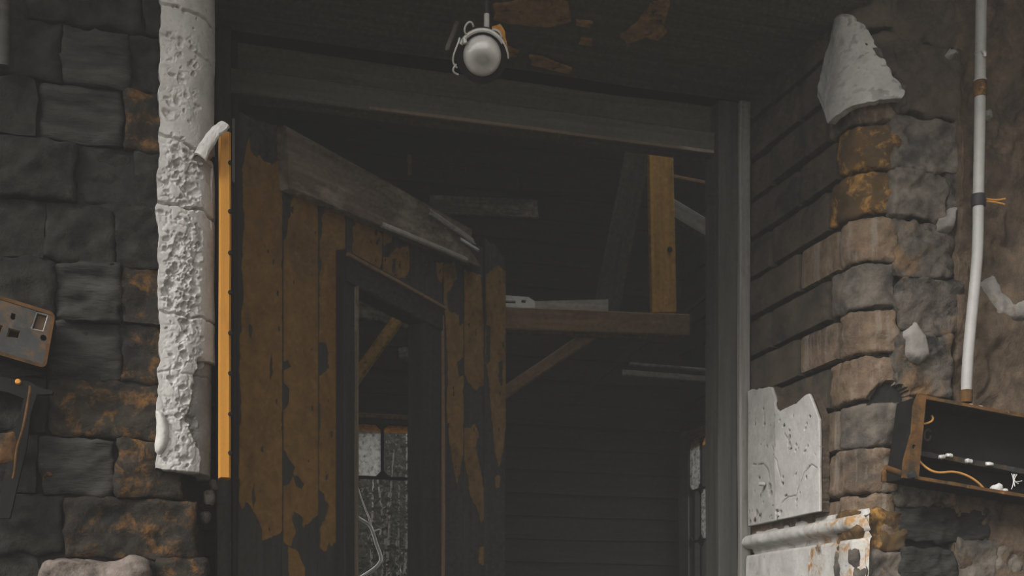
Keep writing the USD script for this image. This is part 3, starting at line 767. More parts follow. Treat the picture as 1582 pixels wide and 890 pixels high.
N = np.stack([np.sin(a), -np.cos(a), 0 * a], -1)
Zg = np.broadcast_to(Z, X.shape); PYg = np.broadcast_to(PY, X.shape)
q = np.stack([X * 1.0, Zg, Y], -1)
# pits where the skin blistered
pitmask = np.interp(PYg, [-50, 60, 80, 118, 130, 160, 180, 200, 226, 240, 320, 335, 370, 480, 500, 560, 620, 680, 715, 740], [.05, .05, .5, .5, .1, .4, .4, .1, .1, .9, .8, .25, .9, .9, .4, .35, .55, .5, .6, .2])
pitmask *= np.clip((s / .012), 0, 1) * np.clip((.080 - s) / .03, 0, 1)
pr = np.random.default_rng(99)
dsp = (fbm(q * 12, 3, 30) - .5) * .006
pm = np.interp(np.arange(-100, 900), PY[::-1, 0], pitmask.max(1)[::-1])
pit = np.zeros_like(s)
ws = s + .0045 * (fbm(q * 120 + 3, 3, 71) - .5); wz = Zg + .0045 * (fbm(q * 120 + 33, 3, 72) - .5)     # ragged outlines
tree = cKDTree(np.c_[ws.ravel(), wz.ravel()])
for _ in range(520):
    ps, pp = .008 + .066 * pr.beta(1.7, 1.9), pr.uniform(-20, 740)
    if pr.random() > pm[int(pp) + 100] * .97 + .03:
        continue
    r_ = pr.uniform(.0016, .0036) * (1.9 if pr.random() < .12 else 1); el = pr.uniform(.7, 1.7)
    zc = EYE + (HOR - pp) * 1.93 / F
    idx = tree.query_ball_point([ps, zc], r_ * 4)
    if idx:
        idx = np.array(idx); ds = ws.ravel()[idx] - ps; dz = wz.ravel()[idx] - zc; th = pr.uniform(-.8, .3)
        a1 = ds * math.cos(th) + dz * math.sin(th); a2 = -ds * math.sin(th) + dz * math.cos(th)
        rr_ = np.hypot(a1 / (r_ * el), a2 / r_)
        w = np.exp(-rr_ ** 4 * .6)
        pit.ravel()[idx] = np.maximum(pit.ravel()[idx], w * min(r_ * 1.5, .0055)) - .25 * r_ * np.exp(-((rr_ - 1.45) / .3) ** 2) * (dz < 0)
dsp -= pit
dsp += pitmask * ((fbm(q * 38, 4, 31) - .5) * .008 - .004 * np.clip(.10 - np.abs(fbm(q * np.array([70, 90, 70]), 3, 35) - .52), 0, .1) / .1)
# the skin has gone along the lower right and in a few scabs
edge_s = np.interp(PYg, [300, 380, 400, 430, 535, 560, 600, 650, 690, 740], [.3, .3, .3, .3, .3, .067, .058, .050, .066, .075]) + (fbm(q * 25 + 5, 4, 41) - .5) * .030
skin = np.clip((edge_s - s) / .0025, 0, 1)
flk = np.clip((fbm(q * np.array([16, 20, 16]) + 60, 4, 45) - .60) / .006, 0, 1) * (PYg < 520) * (PYg > 250) * (s < .1)
dsp += (skin - 1) * .006 - flk * .003
skin = np.minimum(skin, 1 - .25 * flk)
for cpy, tilt, dep in ((22, .10, .006), (75, .2, .003), (225, .16, .007), (327, .03, .009), (495, -.02, .006), (584, 0, .002)):
    line = PYg - cpy - tilt * s * 1000 - (fbm(np.stack([s * 40, 0 * s, 0 * s + cpy], -1), 3, 50) - .5) * 14
    dsp -= dep * np.exp(-(line / 1.6) ** 2)
P = np.stack([X, Y, Zg], -1) + N * dsp[..., None]
P[0, :, 2] += (u[0] * -.004) + (fbm(np.c_[u[0] * 9, u[0] * 0, u[0] * 0], 3, 51) - .5) * .006
sm = sheet(P, N, .022)
coat = np.tile(skin.ravel(), 2)
tr = thing('trim_1', 'white pitted plaster strip peeling off the left corner of the doorway', 'plaster trim', (XL - .05, YW, zb), kind='structure')
obj('plaster_skin', sm, 'plaster', tr, prim=coat)
# bulging scab of plaster low on its left edge
for pts in ([(241, 634), (250, 636), (258, 650), (262, 668), (256, 690), (247, 705), (240, 695)],):
    qq = [on_y(x, y, YW - .03) for x, y in pts]
    obj('loose_scab', scab(rough_poly([(p[0], p[2]) for p in qq], .002, 60, 3, step=.002), .012, frame_cols([1, 0, 0], [0, 0, 1], [0, -1, 0], [0, YW - .022, 0]), rise=.003, amp=.0012, seed=3, step=.003), 'plaster_plain', tr, smooth=40)
# curled flake standing off the corner by the top of the batten
fr_, L_ = frame_of(on_y(303, 236, YW - .02), on_y(345, 191, YW - .01), (-.35, -1, .55))
uu, vv = np.meshgrid(np.linspace(0, 1, 26), np.linspace(-1, 1, 14))
wid = .012 * (1 - .25 * uu) + (fbm(np.stack([uu * 9, vv * 2, 0 * uu], -1), 3, 77) - .5) * .006
P = np.stack([uu * L_, vv * wid - .004, .010 * np.sin(uu * 2.6) - .5 * (vv * wid) ** 2 / .012 + (fbm(np.stack([uu * 12, vv * 4, 0 * uu], -1), 3, 78) - .5) * .004], -1)
m = sheet(P, np.broadcast_to([0, 0, 1.0], P.shape), .004); m.apply_transform(fr_)
obj('curled_flake', fix(m), 'plaster_plain', tr, smooth=50, label='curled white flake of plaster')
# crumbled mortar hanging below the strip
for i, (cx, cy, sx, sz) in enumerate(((322, 770, .018, .03), (330, 750, .012, .018), (318, 800, .012, .018))):
    m = rock((sx, .02, sz), r=.006, amp=.006, freq=60, seed=500 + i, step=.004)
    m.apply_translation(on_y(cx, cy, YW + .05)); obj('mortar_lump', m, 'rubble', tr, smooth=50)

# ---- plaster panel with moulding on the right reveal
XP = XR - .024
nu, nv = 150, 130
yA, yB = on_x(1152, 700, XP)[1], on_x(1266, 700, XP)[1]
ppx = np.array([1148, 1152, 1188, 1193, 1198, 1204, 1228, 1250, 1256, 1266, 1270]); ptop = np.array([606, 604, 597, 612, 632, 636, 624, 608, 622, 648, 660])
V_, U_ = np.meshgrid(np.linspace(0, 1, nv), np.linspace(0, 1, nu), indexing='ij')
Yg = yA + (yB - yA) * U_
pxs = CX + F * np.array([(CS * XP - SN * y) / (SN * XP + CS * y) for y in Yg[0]])
tt = SN * XP + CS * Yg[0]
ztp = EYE + (HOR - np.interp(pxs, ppx, ptop)) * tt / F + (fbm(np.c_[Yg[0] * 60, 0 * tt, 0 * tt], 3, 61) - .5) * .006
zbt = np.full(nu, on_x(1262, 791, XP)[2])
Zg = zbt[None] + (ztp - zbt)[None] * V_
q = np.stack([Yg, Zg, 0 * Yg], -1)
step = np.clip((Yg - on_x(1196, 700, XP)[1] + (fbm(q * 12, 3, 62) - .5) * .02) / .004, 0, 1)      # the left half lies a coat deeper
d = (fbm(q * 9, 3, 63) - .5) * .004 - step * .005
pits = np.clip((fbm(q * 75 + 4, 4, 64) - .76) / .03, 0, 1)
d -= pits * .003
crk = np.zeros_like(d)
for pts in ([(1160, 717), (1176, 716), (1183, 724), (1186, 742)], [(1190, 690), (1200, 712), (1206, 735)], [(1196, 640), (1195, 665), (1197, 690)], [(1246, 724), (1254, 718), (1262, 722)], [(1237, 745), (1243, 730), (1250, 722)], [(1206, 778), (1213, 770), (1228, 766), (1234, 752)], [(1212, 670), (1218, 680), (1222, 690), (1220, 700)], [(1178, 640), (1176, 655)]):
    line = shapely.LineString([on_x(*p, XP)[1:] for p in pts])
    dl = shapely.distance(line, shapely.points(Yg.ravel() + .004 * (noise(q.reshape(-1, 3) * 90, 3) - .5), Zg.ravel() + .004 * (noise(q.reshape(-1, 3) * 90 + 9, 4) - .5))).reshape(d.shape)
    crk = np.maximum(crk, .7 * np.exp(-(dl / .0011) ** 2))
for (x_, y_, r_) in ((1185, 752, .007), (1187, 762, .006), (1219, 676, .005), (1219, 686, .004), (1165, 792, .006), (1177, 655, .004), (1246, 655, .003), (1244, 662, .003), (1205, 792, .005), (1204, 650, .003), (1248, 690, .003), (1181, 690, .003)):
    h_ = on_x(x_, y_, XP)
    g_ = np.exp(-(((Yg - h_[1]) / r_) ** 2 + ((Zg - h_[2]) / (r_ * .9)) ** 2 + .5 * (fbm(q * 160, 2, 68) - .5)) * 1.6)
    d -= g_ * r_ * 1.3; crk = np.maximum(crk, g_)
d -= .0035 * crk
pits = np.maximum(pits, crk)
P = np.stack([XP - d, Yg, Zg], -1)
tp = thing('trim_2', 'white cracked plaster panel above a moulding on the right reveal', 'plaster trim', (XR, (yA + yB) / 2, zbt[0]), kind='structure')
obj('plaster_panel', sheet(P, np.broadcast_to([-1.0, 0, 0], P.shape), .006), 'plaster_panel_lime', tp, prim=np.r_[(1 - .22 * step - .95 * pits).clip(0, 1).ravel(), np.full(nu * nv, .35)])
Pb = P[::3, ::3] + [.008, 0, 0]
Pb[..., 0] = XP + .0075 + step[::3, ::3] * .004
Pb[:, -1, 1] -= .003 * rng.random(Pb.shape[0]); Pb[-1, :, 2] += .002
obj('backing_coat', sheet(Pb, np.broadcast_to([-1.0, 0, 0], Pb.shape), .016), 'backing_mortar', tp, label='brown mortar backing showing at the broken edge')
m = lathe([(0, .014), (.004, .0135), (.0045, .004), (.004, 0), (0, 0)], 12, frame_cols([0, 1, 0], [0, 0, 1], [-1, 0, 0], on_x(1181, 748, XP)))
obj('peg', m, 'plaster_plain', tp, label='small whitish peg stuck in the plaster')
# moulding: profile (out, z) run along the reveal
zm = on_x(1262, 791, XP)[2]
prof = np.array([(.0, -.007), (.003, -.015), (.012, -.018), (.024, -.021), (.030, -.028), (.031, -.036), (.027, -.043), (.018, -.048), (.004, -.050), (.002, -.061), (.019, -.064), (.022, -.070), (.022, -.19), (.0, -.19)])


def moulding(ya, yb, mat, label, seed, rag=.0, n=34, deep=0.0, bite=.0):
    ys = np.linspace(ya, yb, n)
    k = len(prof); Vv = np.zeros((n, k, 3))
    Vv[..., 0] = XR - prof[None, :, 0] * (1 - deep); Vv[..., 1] = ys[:, None]; Vv[..., 2] = zm + prof[None, :, 1]
    qq = Vv * np.array([40, 40, 40.0])
    nn = fbm(qq, 4, seed)
    out = np.array([0] + [1] * (k - 2) + [0])[None]
    Vv[..., 0] += (nn - .5) * .004 * out + bite * np.clip((nn - .5) / .08, 0, 1) * out
    if rag:
        tp_ = np.clip((np.arange(n) - n * .87) / (n * .13), 0, 1)[:, None] ** 1.6
        Vv[..., 0] += tp_ * (XR + .004 - Vv[..., 0]) * (.8 + .6 * fbm(qq * .6 + 9, 3, seed + 4))
    Vv[-1, :, 1] += rag * (fbm(np.c_[prof * 90, prof[:, :1]], 3, seed + 1) - .5) * 2
    m = trimesh.Trimesh(Vv.reshape(-1, 3), np.vstack([grid_faces(n, k, True)]), process=False)
    return m


y1 = on_x(1150, 820, XP)[1]; y2 = on_x(1247, 820, XP)[1]; y3 = on_x(1322, 800, XP)[1]
obj('moulding', moulding(y1, y2, 0, 0, 81, bite=.002), 'plaster_plain', tp, smooth=40)
obj('moulding', moulding(y2 + .001, y3, 0, 0, 83, rag=.022, bite=.001, n=70), 'plaster_stained', tp, smooth=40, label='stained end of the moulding, broken off')

# ---- plaster remnant hanging on the right corner at the top
nu, nv = 130, 170
U_, V_ = np.meshgrid(np.linspace(0, 1, nu), np.linspace(0, 1, nv))
zlow, zhigh = on_y(1345, 178, 2.03)[2], on_y(1330, 10, 2.03)[2]
Zg = zlow + (zhigh - zlow) * V_
sl = np.interp(V_, [0, .12, .6, .85, 1], [S1 - .040, S1 - .056, S1 - .045, S1 - .034, S1 - .02]); sr = np.interp(V_, [0, .1, .4, .7, 1], [S2 - .004, S2 - .006, S2 - .026, S2 - .05, S1 + .01])
q = np.stack([U_, V_, 0 * U_], -1)
sl = sl + (fbm(q * [0, 8, 0], 3, 91) - .5) * .012; sr = sr + (fbm(q * [0, 9, 0] + 5, 3, 92) - .5) * .02
s_ = sl + (sr - sl) * U_
bulge = .030 * np.clip(1 - V_ * .9, .2, 1) + .006 * np.sin(U_ * 3) + (fbm(np.stack([s_ * 30, Zg * 30, 0 * s_], -1), 4, 93) - .5) * .006
xy = bend(s_, bulge); xy2 = bend(s_, bulge - .016)
Zg = Zg + np.interp(U_, [0, .07, .24, .6, 1], [.050, .030, -.010, -.003, .004]) * (1 - V_) + .006 * (fbm(q * [12, 0, 0] + 2, 3, 94) - .5) * (1 - V_)
P = np.concatenate([xy, Zg[..., None]], -1)
N = np.concatenate([xy - xy2, 0 * Zg[..., None]], -1) / .016
coat = 1 - np.clip((fbm(np.stack([s_ * 90, Zg * 90, 0 * s_], -1), 4, 95) - .62) / .03, 0, 1) * .6 * np.clip(U_ * 2 - .6, .1, 1)
coat = coat * np.clip((U_ - .20 - .04 * (fbm(q * [0, 9, 0], 3, 97) - .5)) / .02, .5, 1)
tq = thing('trim_3', 'pale bell-shaped remnant of plaster hanging on the upper right corner', 'plaster trim', (XR, YC, zlow), kind='structure')
obj('plaster_skin', sheet(P, N, .016), 'plaster', tq, prim=np.tile(coat.ravel(), 2))
poly = rough_poly([(p[0], p[2]) for p in (on_y(x, y, YW - .01) for x, y in ((1346, 62), (1362, 70), (1380, 110), (1405, 118), (1408, 165), (1392, 172), (1378, 150), (1366, 110)))], .006, 50, 8, step=.004)
obj('undercoat', scab(poly, .035, frame_cols([1, 0, 0], [0, 0, 1], [0, -1, 0], [0, YW + .02, 0]), amp=.008, seed=7), 'rubble', tq, smooth=50)

# ---- door: planks, top rail, window
A0 = np.array([.158, YF + .03]); DD = np.array([.653, .757]); DN = np.array([.757, -.653])
DD /= np.linalg.norm(DD); DN = np.array([DD[1], -DD[0]])


def door_sz(px, py, out=0.0):
    d = ray(px, py); o = A0 + DN * out
    # t*d = o + s*DD
    t, s = np.linalg.solve(np.array([[d[0], -DD[0]], [d[1], -DD[1]]]), o)
    return s, EYE + t * d[2]


def dp(s, z, out=0.0):
    return np.array([*(A0 + DD * s + DN * out), z])


sx = lambda px, out=.011: door_sz(px, 600, out)[0]
door = thing('plank_door', 'weathered plank door standing ajar, ochre paint peeling off its boards, window opening in it', 'door', (*A0, 0))
n3 = np.array([*DN, 0])
DFR = frame_cols([*DD, 0], [0, 0, 1], n3, [*A0, 0])


def paint(pl, polys, holes, lo, hi, zlo, zhi, seed):
    shp = shapely.union_all([rough_poly([door_sz(*p, .012) for p in pts], .010, 48, seed + i, step=.0035) for i, pts in enumerate(polys)])
    for i, h in enumerate(holes):
        shp = shp.difference(rough_poly([door_sz(*p, .012) for p in h], .005, 60, seed + 20 + i, step=.003))
    # small chips
    r_ = np.random.default_rng(seed)
    b = shp.bounds
    for _ in range(9):
        c = (r_.uniform(b[0], b[2]), r_.uniform(b[1], b[3])); w = r_.uniform(.002, .006)
        shp = shp.difference(rough_poly([(c[0] - w, c[1] - w), (c[0] + w, c[1] - w), (c[0] + w, c[1] + w * 2), (c[0] - w, c[1] + w)], .003, 90, seed + 50, step=.002))
    shp = shp.intersection(sbox(lo + .002, zlo, hi - .002, zhi)).buffer(0)
    m = extrude(shp, .0022)
    m.apply_transform(DFR @ trimesh.transformations.translation_matrix([0, 0, .0105]))
    obj('paint_layer', m, 'paint_ochre', pl, frame=DFR, label='peeling ochre paint')


def plank(px0, px1, zlo, zhi, polys=(), holes=(), seed=0, rag1=0.0):
    a, b = sx(px0), sx(px1); c = (a + b) / 2
    pl = board('plank', dp(c, zlo), dp(c, zhi), b - a - .004, .022, n3, 'wood_bare', door, cham=.002, wob=.0006, seed=seed, rag1=rag1, nseg=24)
    if polys:
        paint(pl, polys, holes, a, b, zlo, zhi, seed * 13 + 1)


zt_ = lambda px, py: door_sz(px, py, .011)[1]
plank(367, 436, .05, zt_(400, 168), [[(374, 262), (378, 240), (381, 222), (384, 212), (388, 236), (396, 246), (402, 240), (408, 252), (420, 254), (433, 250), (436, 300), (436, 822), (427, 826), (405, 832), (404, 815), (397, 800), (388, 784), (380, 776), (374, 790), (369, 770), (369, 700), (373, 640), (370, 560), (375, 450), (372, 400), (377, 330)]],
      [[(384, 500), (389, 505), (388, 525), (384, 520)], [(416, 560), (420, 545), (421, 575), (417, 590)], [(388, 770), (392, 745), (395, 775), (390, 785)]], 1, rag1=.05)
plank(437, 491, .05, zt_(462, 262), [[(446, 345), (450, 318), (456, 298), (470, 300), (491, 306), (493, 420), (493, 790), (480, 806), (470, 816), (467, 800), (458, 792), (452, 797), (456, 825), (450, 842), (440, 836), (433, 806), (431, 770), (431, 560), (436, 450), (438, 380)],
                                      [(446, 842), (455, 850), (462, 856), (472, 880), (470, 900), (448, 900), (444, 870)]],
      [[(430, 695), (440, 694), (447, 713), (456, 722), (453, 735), (446, 749), (430, 752)], [(451, 732), (461, 737), (470, 748), (467, 757), (457, 750)], [(454, 790), (462, 795), (468, 800), (466, 830), (458, 822)], [(434, 560), (446, 555), (450, 566), (438, 572)], [(438, 590), (447, 600), (446, 625), (436, 640)]], 2)
plank(492, 533, .05, zt_(510, 285), [[(496, 350), (500, 314), (515, 320), (530, 332), (535, 350), (535, 480), (531, 560), (532, 690), (532, 830), (520, 838), (514, 846), (509, 838), (505, 852), (497, 850), (495, 820), (505, 792), (508, 780), (500, 765), (492, 752), (492, 700), (495, 640), (491, 560), (494, 450)]],
      [[(490, 530), (503, 528), (508, 545), (505, 572), (490, 584)]], 3)
ZW = door_sz(600, 443, .037)[1]                                           # head of the window opening
plank(537, 590, ZW + .03, zt_(562, 315), [[(545, 345), (556, 338), (578, 352), (590, 362), (590, 398), (580, 422), (566, 408), (555, 398), (545, 402)]], [], 4)
plank(591, 634, ZW + .03, zt_(612, 335), [[(592, 358), (606, 362), (604, 376), (592, 380)], [(592, 398), (612, 386), (631, 378), (633, 402), (630, 428), (616, 430), (606, 444), (593, 438)]], [[(606, 400), (612, 398), (610, 425), (605, 420)]], 5)
plank(635, 684, ZW + .03, zt_(660, 360), [[(672, 404), (684, 408), (684, 436), (676, 430)]], [], 6)
plank(685, 716, .05, zt_(700, 385), [[(683, 408), (702, 406), (706, 430), (698, 442), (690, 452), (692, 480), (716, 490), (716, 700), (706, 748), (700, 722), (695, 690), (690, 640), (692, 560), (688, 500)]], [[(708, 480), (716, 470), (716, 500), (710, 505)], [(706, 560), (716, 552), (716, 580), (709, 584)]], 7)
plank(717, 747, .05, zt_(730, 372), [[(715, 418), (742, 424), (747, 500), (747, 596), (735, 602), (724, 590), (716, 570)], [(716, 662), (735, 655), (739, 675), (734, 690), (741, 722), (748, 760), (749, 800), (742, 808), (735, 780), (727, 766), (722, 730), (716, 690)], [(740, 845), (747, 846), (748, 872), (741, 870)]], [[(722, 500), (727, 498), (726, 508)]], 8)
plank(749, 781, .05, zt_(765, 374), [[(751, 424), (770, 410), (782, 420), (782, 650), (778, 690), (771, 722), (765, 700), (760, 650), (757, 600), (751, 560)], [(765, 738), (773, 736), (772, 752), (766, 754)]], [[(751, 500), (758, 505), (757, 560), (751, 566)], [(770, 560), (777, 555), (776, 600), (771, 590)]], 9, rag1=.03)
# boards under the window
plank(537, 684, .05, 1.62, (), (), 10)
# top rail, skewed, its far end split
pa, pb, pc, pd = (door_sz(*p, .024) for p in ((436, 196), (436, 292), (745, 372), (738, 408)))
p0 = dp((pa[0] + pb[0]) / 2, (pa[1] + pb[1]) / 2, .024); p1 = dp(pc[0], (pc[1] + pd[1]) / 2, .024)
board('top_rail', p0, p1, pa[1] - pb[1], .026, n3, 'wood_rail', door, w1=pc[1] - pd[1] + .02, wob=.002, seed=21, rag1=.16, nseg=90, across=22, cham=.004, label='skewed top rail with a splintered end')
e0, e1 = door_sz(588, 344, .046), door_sz(728, 403, .046)
board('worn_edge', dp(*e0, .040), dp(*e1, .040), .013, .010, n3, 'wood_blade', door, cham=.003, wob=.002, seed=29, rag0=.03, rag1=.03, nseg=24, label='pale worn lower edge of the top rail')  # pale strip shows wear and paints the light on the lower edge
e0, e1 = door_sz(662, 322, .046), door_sz(742, 376, .046)
board('splinter', dp(*e0, .036), dp(*e1, .036), .016, .008, n3, 'wood_blade', door, cham=.002, wob=.003, seed=30, rag0=.05, rag1=.05, nseg=20, label='pale splinter standing off the broken end')
e0, e1 = door_sz(712, 366, .046), door_sz(744, 386, .046)
board('splinter', dp(*e0, .038), dp(*e1, .038), .009, .006, n3, 'wood_white', door, cham=.002, wob=.002, seed=31, rag0=.02, rag1=.02, nseg=14)
# window frame in the door
sL0, sL1, sR0, sR1 = sx(533, .037), sx(551, .037), sx(656, .037), sx(685, .037)
board('window_stile', dp((sL0 + sL1) / 2, 1.58, .012), dp((sL0 + sL1) / 2, ZW + .03, .012), sL1 - sL0, .05, n3, 'wood_black', door, seed=22, nseg=16)
board('window_stile', dp((sR0 + sR1) / 2, 1.58, .012), dp((sR0 + sR1) / 2, ZW + .03, .012), sR1 - sR0, .05, n3, 'wood_black', door, seed=23, nseg=16)
board('window_head', dp(sL0, ZW - .005, .014), dp(sR1, ZW - .005, .014), .075, .055, n3, 'wood_black', door, seed=24, nseg=10)
board('window_sill', dp(sL0, 1.60, .018), dp(sR1, 1.60, .018), .05, .06, n3, 'wood_black', door, seed=25, nseg=10)
board('window_bead', dp(sL1 - .006, 1.62, .04), dp(sL1 - .006, ZW - .04, .04), .006, .010, n3, 'wood_rail', door, seed=26, cham=.001, nseg=10)
board('window_bead', dp(sR1 - .008, 1.62, .04), dp(sR1 - .008, ZW, .04), .007, .008, n3, 'wood_brown', door, seed=27, cham=.001, nseg=10)
board('window_bead', dp(sL0, ZW + .02, .044), dp(sR1, ZW + .02, .044), .008, .008, n3, 'wood_brown', door, seed=28, cham=.001, nseg=10)

def to_x(p0, p1, x):
    """The point where the line from p0 through p1 reaches the wall at x."""
    p0, p1 = np.asarray(p0, float), np.asarray(p1, float)
    return p0 + (p1 - p0) * (x - p0[0]) / (p1[0] - p0[0])


# ---- inside: crossbeam, post, braces
FACE = -np.array([SN, CS, 0])
zb_ = at(1060, 506, 3.80)
bl = at(690, 492, 3.70)
board('crossbeam', [*bl[:2], zb_[2]], zb_, .066, .075, FACE, 'wood_brown', seed=30, nseg=24, wob=.002, label='brown horizontal crossbeam behind the free edge of the plank door', cat='beam')
pb0, pt0 = at(1024, 486, 3.86), at(1018, 150, 3.86)
post = thing('post', 'golden bare wooden post standing on the right end of the crossbeam', 'post', pb0)
shaft = board('shaft', pb0, pt0, .078, .06, FACE, 'wood_golden', post, seed=31, nseg=20, wob=.0015)
kn = at(1035, 385, 3.825)
obj('knot', lathe([(0, .0), (.006, .0005), (.008, -.001), (.0085, -.004)], 14, frame_cols([CS, -SN, 0], [0, 0, 1], FACE, kn)), 'wood_black', shaft)
board('diagonal_brace', at(936, 482, 3.95), at(990, 215, 3.95), .085, .04, FACE, 'wood_header', seed=32, nseg=12, label='dark sloping board leaning left of the golden post', cat='brace')
board('diagonal_brace', at(756, 622, 3.9), at(916, 515, 3.82), .035, .03, FACE, 'wood_brown', seed=33, nseg=12, label='brown brace rising from the door edge to the underside of the crossbeam', cat='brace')
board('thin_batten', at(893, 610, 4.3), to_x(at(893, 610, 4.3), at(1112, 440, 4.3), XB), .016, .016, FACE, 'board_dim', seed=34, nseg=12, label='thin dark batten slanting up to the right below the crossbeam', cat='batten')
board('rafter', at(1030, 318, 4.1), to_x(at(1030, 318, 4.1), at(1120, 372, 4.1), XB), .055, .035, FACE, 'wood_pale', seed=35, nseg=8, label='pale sloping rafter end right of the golden post', cat='rafter')
board('lath', at(985, 262, 4.2), to_x(at(985, 262, 4.2), at(1115, 288, 4.2), XB), .014, .014, FACE, 'wood_brown', seed=36, nseg=8, label='thin lath crossing behind the golden post near its top', cat='lath')
board('lath', at(1042, 240, 4.2), to_x(at(1042, 240, 4.2), at(1115, 248, 4.2), XB), .012, .012, FACE, 'wood_pale', seed=37, nseg=8, label='thin pale lath under the door header right of the golden post', cat='lath')
for k, (py, w) in enumerate(((570, .014), (584, .026))):
    board('rail', on_y(972 if k == 0 else 960, py - 8, 4.9), on_y(1117, py + 4, 4.9), w, .02, (0, -1, 0), 'wood_pale', seed=38 + k, nseg=8, label=['upper thinner of two pale horizontal rails beside the right jamb', 'lower wider of two pale horizontal rails beside the right jamb'][k], cat='rail')
board('wall_board', on_y(664, 316, YB - .022), on_y(830, 324, YB - .022), .085, .02, (0, -1, .1), 'wood_rail', seed=44, nseg=8, label='paler board on the far wall behind the split end of the top rail', cat='board')
board('wall_board', on_y(805, 286, YB - .022), on_y(955, 290, YB - .022), .075, .02, (0, -1, .1), 'board_dim', seed=45, nseg=8, label='dim loose board high on the far wall left of the sloping brace', cat='board')
# slat lying on the crossbeam, notched white end
bz = zb_[2] + .033
c0, c1, c2 = at(778, 462, 3.70), at(826, 462, 3.71), at(938, 466, 3.76)
fr_, L_ = frame_of([*c0[:2], bz], [*c2[:2], bz], FACE)
tap = Polygon([(.0, 0), (L_, 0), (L_, .040), (.09, .022), (.0, .032)])
sl_ = thing('slat', 'grey wedge-shaped slat lying on the crossbeam with a notched white end', 'slat', [*c0[:2], bz])
l1 = .095
body = tap.intersection(sbox(l1, -1, 9, 1)); head = Polygon([(-.03, 0), (l1, 0), (l1, .022), (.075, .034), (-.03, .036)]).difference(sbox(-.03, .012, .035, .020)).difference(Polygon([(.052, .016), (.066, .015), (.068, .024), (.054, .025)]))
for nm, pol, mt, lb in (('blade', body, 'wood_blade', None), ('notched_end', head, 'wood_white', 'white notched end')):
    m = extrude(pol, .014); m.apply_transform(fr_); obj(nm, m, mt, sl_, frame=fr_, label=lb)
# things seen through the door's window
board('diagonal_brace', at(540, 597, 4.22), at(616, 493, 4.22), .038, .035, FACE, 'wood_golden', seed=47, nseg=8, label='golden slanting brace seen through the window in the door', cat='brace')
board('tie_board', to_x(at(640, 500, 4.25), at(520, 470, 4.25), -1.795), at(640, 500, 4.25), .06, .03, FACE, 'wood_rail', seed=48, nseg=8, label='brown board crossing the top of the window in the door', cat='board')
board('curtain_pole', on_y(540, 641, YB - .018), on_y(680, 648, YB - .018), .022, .02, FACE, 'wood_brown', seed=49, nseg=8, label='brown rail just above the far lattice window', cat='rail')
board('blind', on_y(530, 659, YB + .022), on_y(700, 665, YB + .022), .046, .004, (0, -1, 0), 'cloth_ochre', seed=50, nseg=8, label='ochre cloth strip hanging across the top of the far lattice window', cat='blind')
board('blind', (XB + .022, 4.3, zt2 - .010), (XB + .022, 5.21, zt2 - .010), .05, .006, (-1, 0, 0), 'cloth_ochre', seed=54, nseg=8, label='ochre cloth strip across the top of the narrow side window', cat='blind')
board('splinter', on_y(644, 622, YB - .014), on_y(655, 606, YB - .014), .016, .015, FACE, 'wood_golden', seed=51, nseg=3, label='small ochre offcut above the far window, right side', cat='offcut')
m = rock((.12, .03, .06), r=.02, amp=.015, freq=20, seed=777, step=.012); m.apply_translation(on_y(632, 548, YB - .02))
obj('rag', m, 'wood_pale', label='faded grey rag hanging on the far wall seen through the door window', cat='rag', smooth=60)
board('peg', on_y(632, 240, YB - .012), on_y(633, 272, YB - .012), .020, .02, FACE, 'wood_brown', seed=52, nseg=3, label='short brown peg on the dark far wall above the top rail of the door', cat='peg')

# ---- lamp under the soffit
lc = on_z(746, 20, ZS); LC = at(745, 86, 2.10)
lamp = thing('lamp', 'round bulkhead lamp with a dusty glass dome and broken wire guard under the lintel', 'lamp', [LC[0], LC[1], ZS])
toc = np.array([0, 0, EYE]) - LC; ax = toc / np.linalg.norm(toc) + np.array([0, -.2, -.25]); ax /= np.linalg.norm(ax)
e1 = np.cross([0, 0, 1], ax); e1 /= np.linalg.norm(e1); e2 = np.cross(ax, e1)
LF = frame_cols(e1, e2, ax, LC) @ np.diag([.9, .9, .9, 1])
R = .040
obj('housing', lathe([(0, -.05), (.030, -.05), (R + .006, -.03), (R + .010, -.006), (R + .009, .004), (R + .003, .006), (R - .001, .002), (0, .0)], 40, LF), 'steel_dark', lamp)
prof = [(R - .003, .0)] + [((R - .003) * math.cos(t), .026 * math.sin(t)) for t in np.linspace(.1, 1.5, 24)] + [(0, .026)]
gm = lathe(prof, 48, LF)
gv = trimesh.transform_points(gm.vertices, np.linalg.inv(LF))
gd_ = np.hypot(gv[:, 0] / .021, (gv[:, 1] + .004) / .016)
obj('glass_dome', gm, 'lamp_glass', lamp, label='dusty domed glass with a dark reflection painted in its middle', prim=.75 * np.clip(1.5 - gd_, 0, 1) + .35 * np.clip((np.hypot(gv[:, 0], gv[:, 1]) - .030) / .008, 0, 1))  # coat darkens the middle as a painted reflection, and the rim
tt = np.linspace(.18 * np.pi, .86 * np.pi, 30)
ringp = np.c_[(R + .006) * np.cos(tt), (R + .005) * np.sin(tt), np.full(30, .008)]
ring_ = obj('guard_ring', tube(trimesh.transform_points(ringp, LF), .0036, 8), 'steel_pale', lamp, label='bright remains of the guard ring')
for k, pts in enumerate(([(-.030, .036, .010), (-.034, .050, .012), (-.026, .058, .010), (-.018, .050, .008)], [(-.044, .030, .006), (-.052, .010, .012), (-.056, -.012, .010), (-.048, -.022, .006)], [(.018, .046, .006), (.030, .044, .012), (.036, .034, .010)], [(.036, .030, .008), (.046, .014, .012), (.050, -.002, .008)], [(-.050, -.016, .006), (-.056, -.026, .010), (-.046, -.034, .004)])):
    obj('guard_wire', tube(trimesh.transform_points(smooth_path(pts, 12), LF), .0017, 6), 'steel_pale', ring_)
